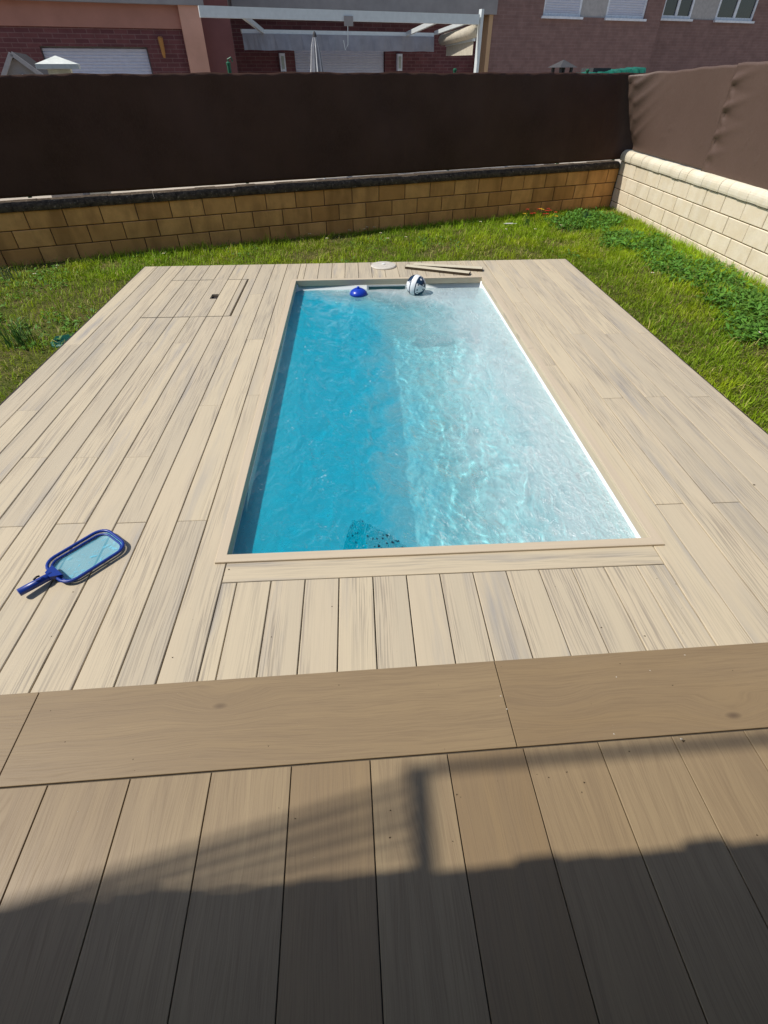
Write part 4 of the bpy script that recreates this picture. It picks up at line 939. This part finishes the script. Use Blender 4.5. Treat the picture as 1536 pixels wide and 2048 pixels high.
# closed parasol
D7 = 3.6; lc, s7 = base_at(D7, 634); pa = empty('closed_parasol', lc, W_ANG); tag(pa, 'closed white and grey striped parasol standing behind the screen', 'parasol')
zt_ = loc2(632, 74, D7)[1]; sw = (loc2(650, 140, D7)[0] - loc2(621, 140, D7)[0]) / 2
MB().lathe([(0.02, 0), (0.02, zt_ - 1.6)], n=10).make('pole', M['alu'], pa); MB().lathe([(0.28, 0.0), (0.28, 0.05), (0.06, 0.09)], n=20).make('base', M['slate'], pa)
NF = 16
for k in range(NF):                                # folds of the furled canopy, light and dark stripes
    V = []
    for z, r_ in ((zt_ - 1.7, sw * 1.25), (zt_ - 1.0, sw * 1.12), (zt_ - 0.5, sw * 0.85), (zt_ - 0.12, sw * 0.5), (zt_, 0.03)):
        for t in (0, 0.5, 1): aa = 6.283 * (k + t) / NF; rr_ = r_ * (1.12 if t == 0.5 else 0.88); V.append((rr_ * math.cos(aa), rr_ * math.sin(aa), z))
    MB().add(V, [(3 * i + j, 3 * i + j + 1, 3 * i + j + 4, 3 * i + j + 3) for i in range(4) for j in range(2)]).make('canopy_fold', M['stripe'] if k % 2 else M['stripe_d'], pa)
MB().lathe([(0.035, zt_), (0.03, zt_ + 0.04), (0.012, zt_ + 0.07)], n=10).make('finial', M['slate'], pa)
# lantern roof and green tarp
D8 = 2.0; lc, s8 = base_at(D8, 1124); ln = empty('chimney_cowl', lc, W_ANG); tag(ln, 'small dark pyramid roofed barbecue chimney behind the screen', 'chimney')
za = loc2(1123, 119, D8)[1]; zb_ = loc2(1123, 135, D8)[1]; hw = (loc2(1147, 134, D8)[0] - loc2(1100, 134, D8)[0]) / 2 * 0.74
MB().box(-hw * 0.7, hw * 0.7, -hw * .7, hw * .7, 0, zb_ - 0.08).make('stack', M['slab'], ln)
for sx in (-1, 1):
    for sy in (-1, 1): MB().box(sx * hw * .6 - .02, sx * hw * .6 + .02, sy * hw * .6 - .02, sy * hw * .6 + .02, zb_ - 0.08, zb_).make('cowl_leg', M['slate'], ln)
MB().add([(-hw, -hw, zb_), (hw, -hw, zb_), (hw, hw, zb_), (-hw, hw, zb_), (0, 0, za)], [(3, 2, 1, 0), (0, 1, 4), (1, 2, 4), (2, 3, 4), (3, 0, 4)]).make('cowl_roof', M['slate'], ln)
D9 = 0.9; lc, s9 = base_at(D9, 1220); tp = empty('green_tarp', lc, W_ANG); tag(tp, 'crumpled green tarp hanging just above the rear screen near the corner', 'tarp')
t0, t1 = loc2(1150, 140, D9)[0] - s9, loc2(1292, 140, D9)[0] - s9; nT = 40; V = []
for i in range(nT + 1):
    s = t0 + (t1 - t0) * i / nT; zt_ = loc2(1150 + 142 * i / nT, 148 - 14 * i / nT, D9)[1] - 0.012 + 0.008 * math.sin(i * 1.3) + 0.005 * math.sin(i * 3.1)
    for j, (yy_, zd) in enumerate(((-0.03, -0.5), (-0.05, -0.12), (0.0, 0.0), (0.25, 0.01), (0.5, -0.06))): V.append((s, yy_ + 0.02 * math.sin(i * 1.9 + j), zt_ + zd))
MB().add(V, [(5 * i + j, 5 * i + 5 + j, 5 * i + 6 + j, 5 * i + j + 1) for i in range(nT) for j in range(4)]).make('sheet', M['tarp'], tp, smooth=True)
for s in (t0 + 0.1, t1 - 0.1): MB().box(s - 0.02, s + 0.02, 0.1, 0.14, 0, loc2(1220, 150, D9)[1]).make('stake', M['greenp'], tp)
MB().box(-0.25, 0.1, 0.1, 0.4, loc2(1200, 150, D9)[1] - 0.3, loc2(1200, 136, D9)[1]).make('covered_box', M['slate'], tp)

# ------------------------------------------------------------------ the house the picture was taken from (behind and above the camera)
own = empty('porch', (0, -2.6, 0)); tag(own, 'porch of the house whose tiled eave shades the terrace', 'porch')
ZE = 2.55
def pre(px, py, z): q = ground(px, py, TZ); return Vector((q.x - SHX * (z - TZ), q.y - SHY * (z - TZ), z))
E0, E1 = pre(0, 1862, ZE), pre(1536, 1725, ZE); sl = (E1.y - E0.y) / (E1.x - E0.x); ye = lambda x: E0.y + sl * (x - E0.x)
MB().box(-7, 7, 0, 0.3, -0.15, 6.2).make('wall', M['houseb'], own)
MB().prism([(-7, 0.3), (7, 0.3), (7, ye(7) + 2.6 - 0.05), (-7, ye(-7) + 2.6 - 0.05)], ZE + 0.03, ZE + 0.2, 'z').make('roof_slab', M['porch'], own)
bmt = MB().tube([(0, -0.30, 0.0), (0, 0.05, -0.012)], 0.052, 12); et = mesh('eave_tile', bmt.v, bmt.f, True); et.materials.append(M['roof'])
xk = -6.9; i = 0
while xk < 6.9:
    link('eave_tile', et, None, own, (xk, ye(xk) + 2.6 + random.uniform(-0.012, 0.012), ZE + 0.045)); xk += 0.118
for xs in (-6.85, 6.85): MB().box(xs - 0.12, xs + 0.12, 0.3, 2.4, -0.15, ZE + 0.029).make('side_wall', M['houseb'], own)
# folding awning frame over the terrace; only its shadow falls into the picture
ZA = 4.9
af = empty('terrace_awning_frame', (pre(835, 1540, ZA).x, ye(0), ZA)); tag(af, 'folded awning frame above the terrace that casts the barred shadow', 'awning')
def abar(p0, p1, w, name, ext0=0.0, ext1=0.0):
    A, Bq = pre(*p0, ZA), pre(*p1, ZA); d = (Bq - A).normalized(); A -= d * ext0; Bq += d * ext1
    b = MB().bar(A - af.location, Bq - af.location, w, 0.03); b.make(name, M['alu'], af)
abar((812, 1542), (1536, 1478), 0.030, 'front_bar', 0.0, 2.5)
abar((838, 1535), (856, 1830), 0.05, 'rafter', 0.0, 2.6)
for p0, p1, w in [((820, 1564), (60, 1800), 0.018), ((820, 1596), (60, 1818), 0.018), ((820, 1632), (60, 1838), 0.022), ((820, 1664), (150, 1840), 0.014), ((820, 1698), (300, 1812), 0.014)]:
    abar(p0, p1, w, 'arm', 0.0, 0.3)

# crumbs, seeds and grit blown over the boards and tiles
cr = {'dark': MB(), 'pale': MB()}
spots = [(458, 1139, 0.006, 0), (1508, 970, 0.008, 0), (1203, 1255, 0.004, 0), (1290, 1272, 0.004, 0), (664, 1213, 0.004, 0), (543, 1274, 0.004, 0), (103, 1273, 0.004, 0), (146, 1184, 0.004, 0), (345, 1315, 0.004, 0),
         (1140, 1314, 0.006, 0), (1233, 1354, 0.005, 1), (1300, 1341, 0.005, 1), (1370, 1310, 0.005, 1), (1014, 1418, 0.006, 1), (1228, 1468, 0.006, 1), (1362, 1478, 0.008, 1), (1366, 1482, 0.006, 0), (1002, 1392, 0.005, 1)]
for k in range(46):
    spots.append((rng.uniform(20, 1520), rng.uniform(1000, 1720), rng.uniform(0.0015, 0.0035), int(rng.random() < 0.12)))
for px, py, r_, w in spots:
    r_ *= 0.55 if w else 0.9
    z = TZ if py > 1400 - 0.068 * px else 0.0
    q = ground(px, py, z)
    if PX0 - 0.06 < q.x < PX1 + 0.06 and PY0 - 0.06 < q.y < PY1 + 0.1: continue
    a = rng.uniform(0, 6.28); e = rng.uniform(1.0, 2.0); V = []
    for t in (0, 2.1, 4.2): V.append((q.x + r_ * e * math.cos(a + t) if t == 0 else q.x + r_ * math.cos(a + t), q.y + r_ * math.sin(a + t), z + 0.0004))
    V.append((q.x, q.y, z + r_ * 0.6))
    cr['pale' if w else 'dark'].add(V, [(2, 1, 0), (0, 1, 3), (1, 2, 3), (2, 0, 3)])
tag(cr['dark'].make('grit', M['darkedge']), 'dark crumbs and seeds scattered over boards and tiles', 'grit', kind='stuff')
tag(cr['pale'].make('grit', M['lidm']), 'pale crumbs scattered over the boards and tiles', 'grit', kind='stuff')
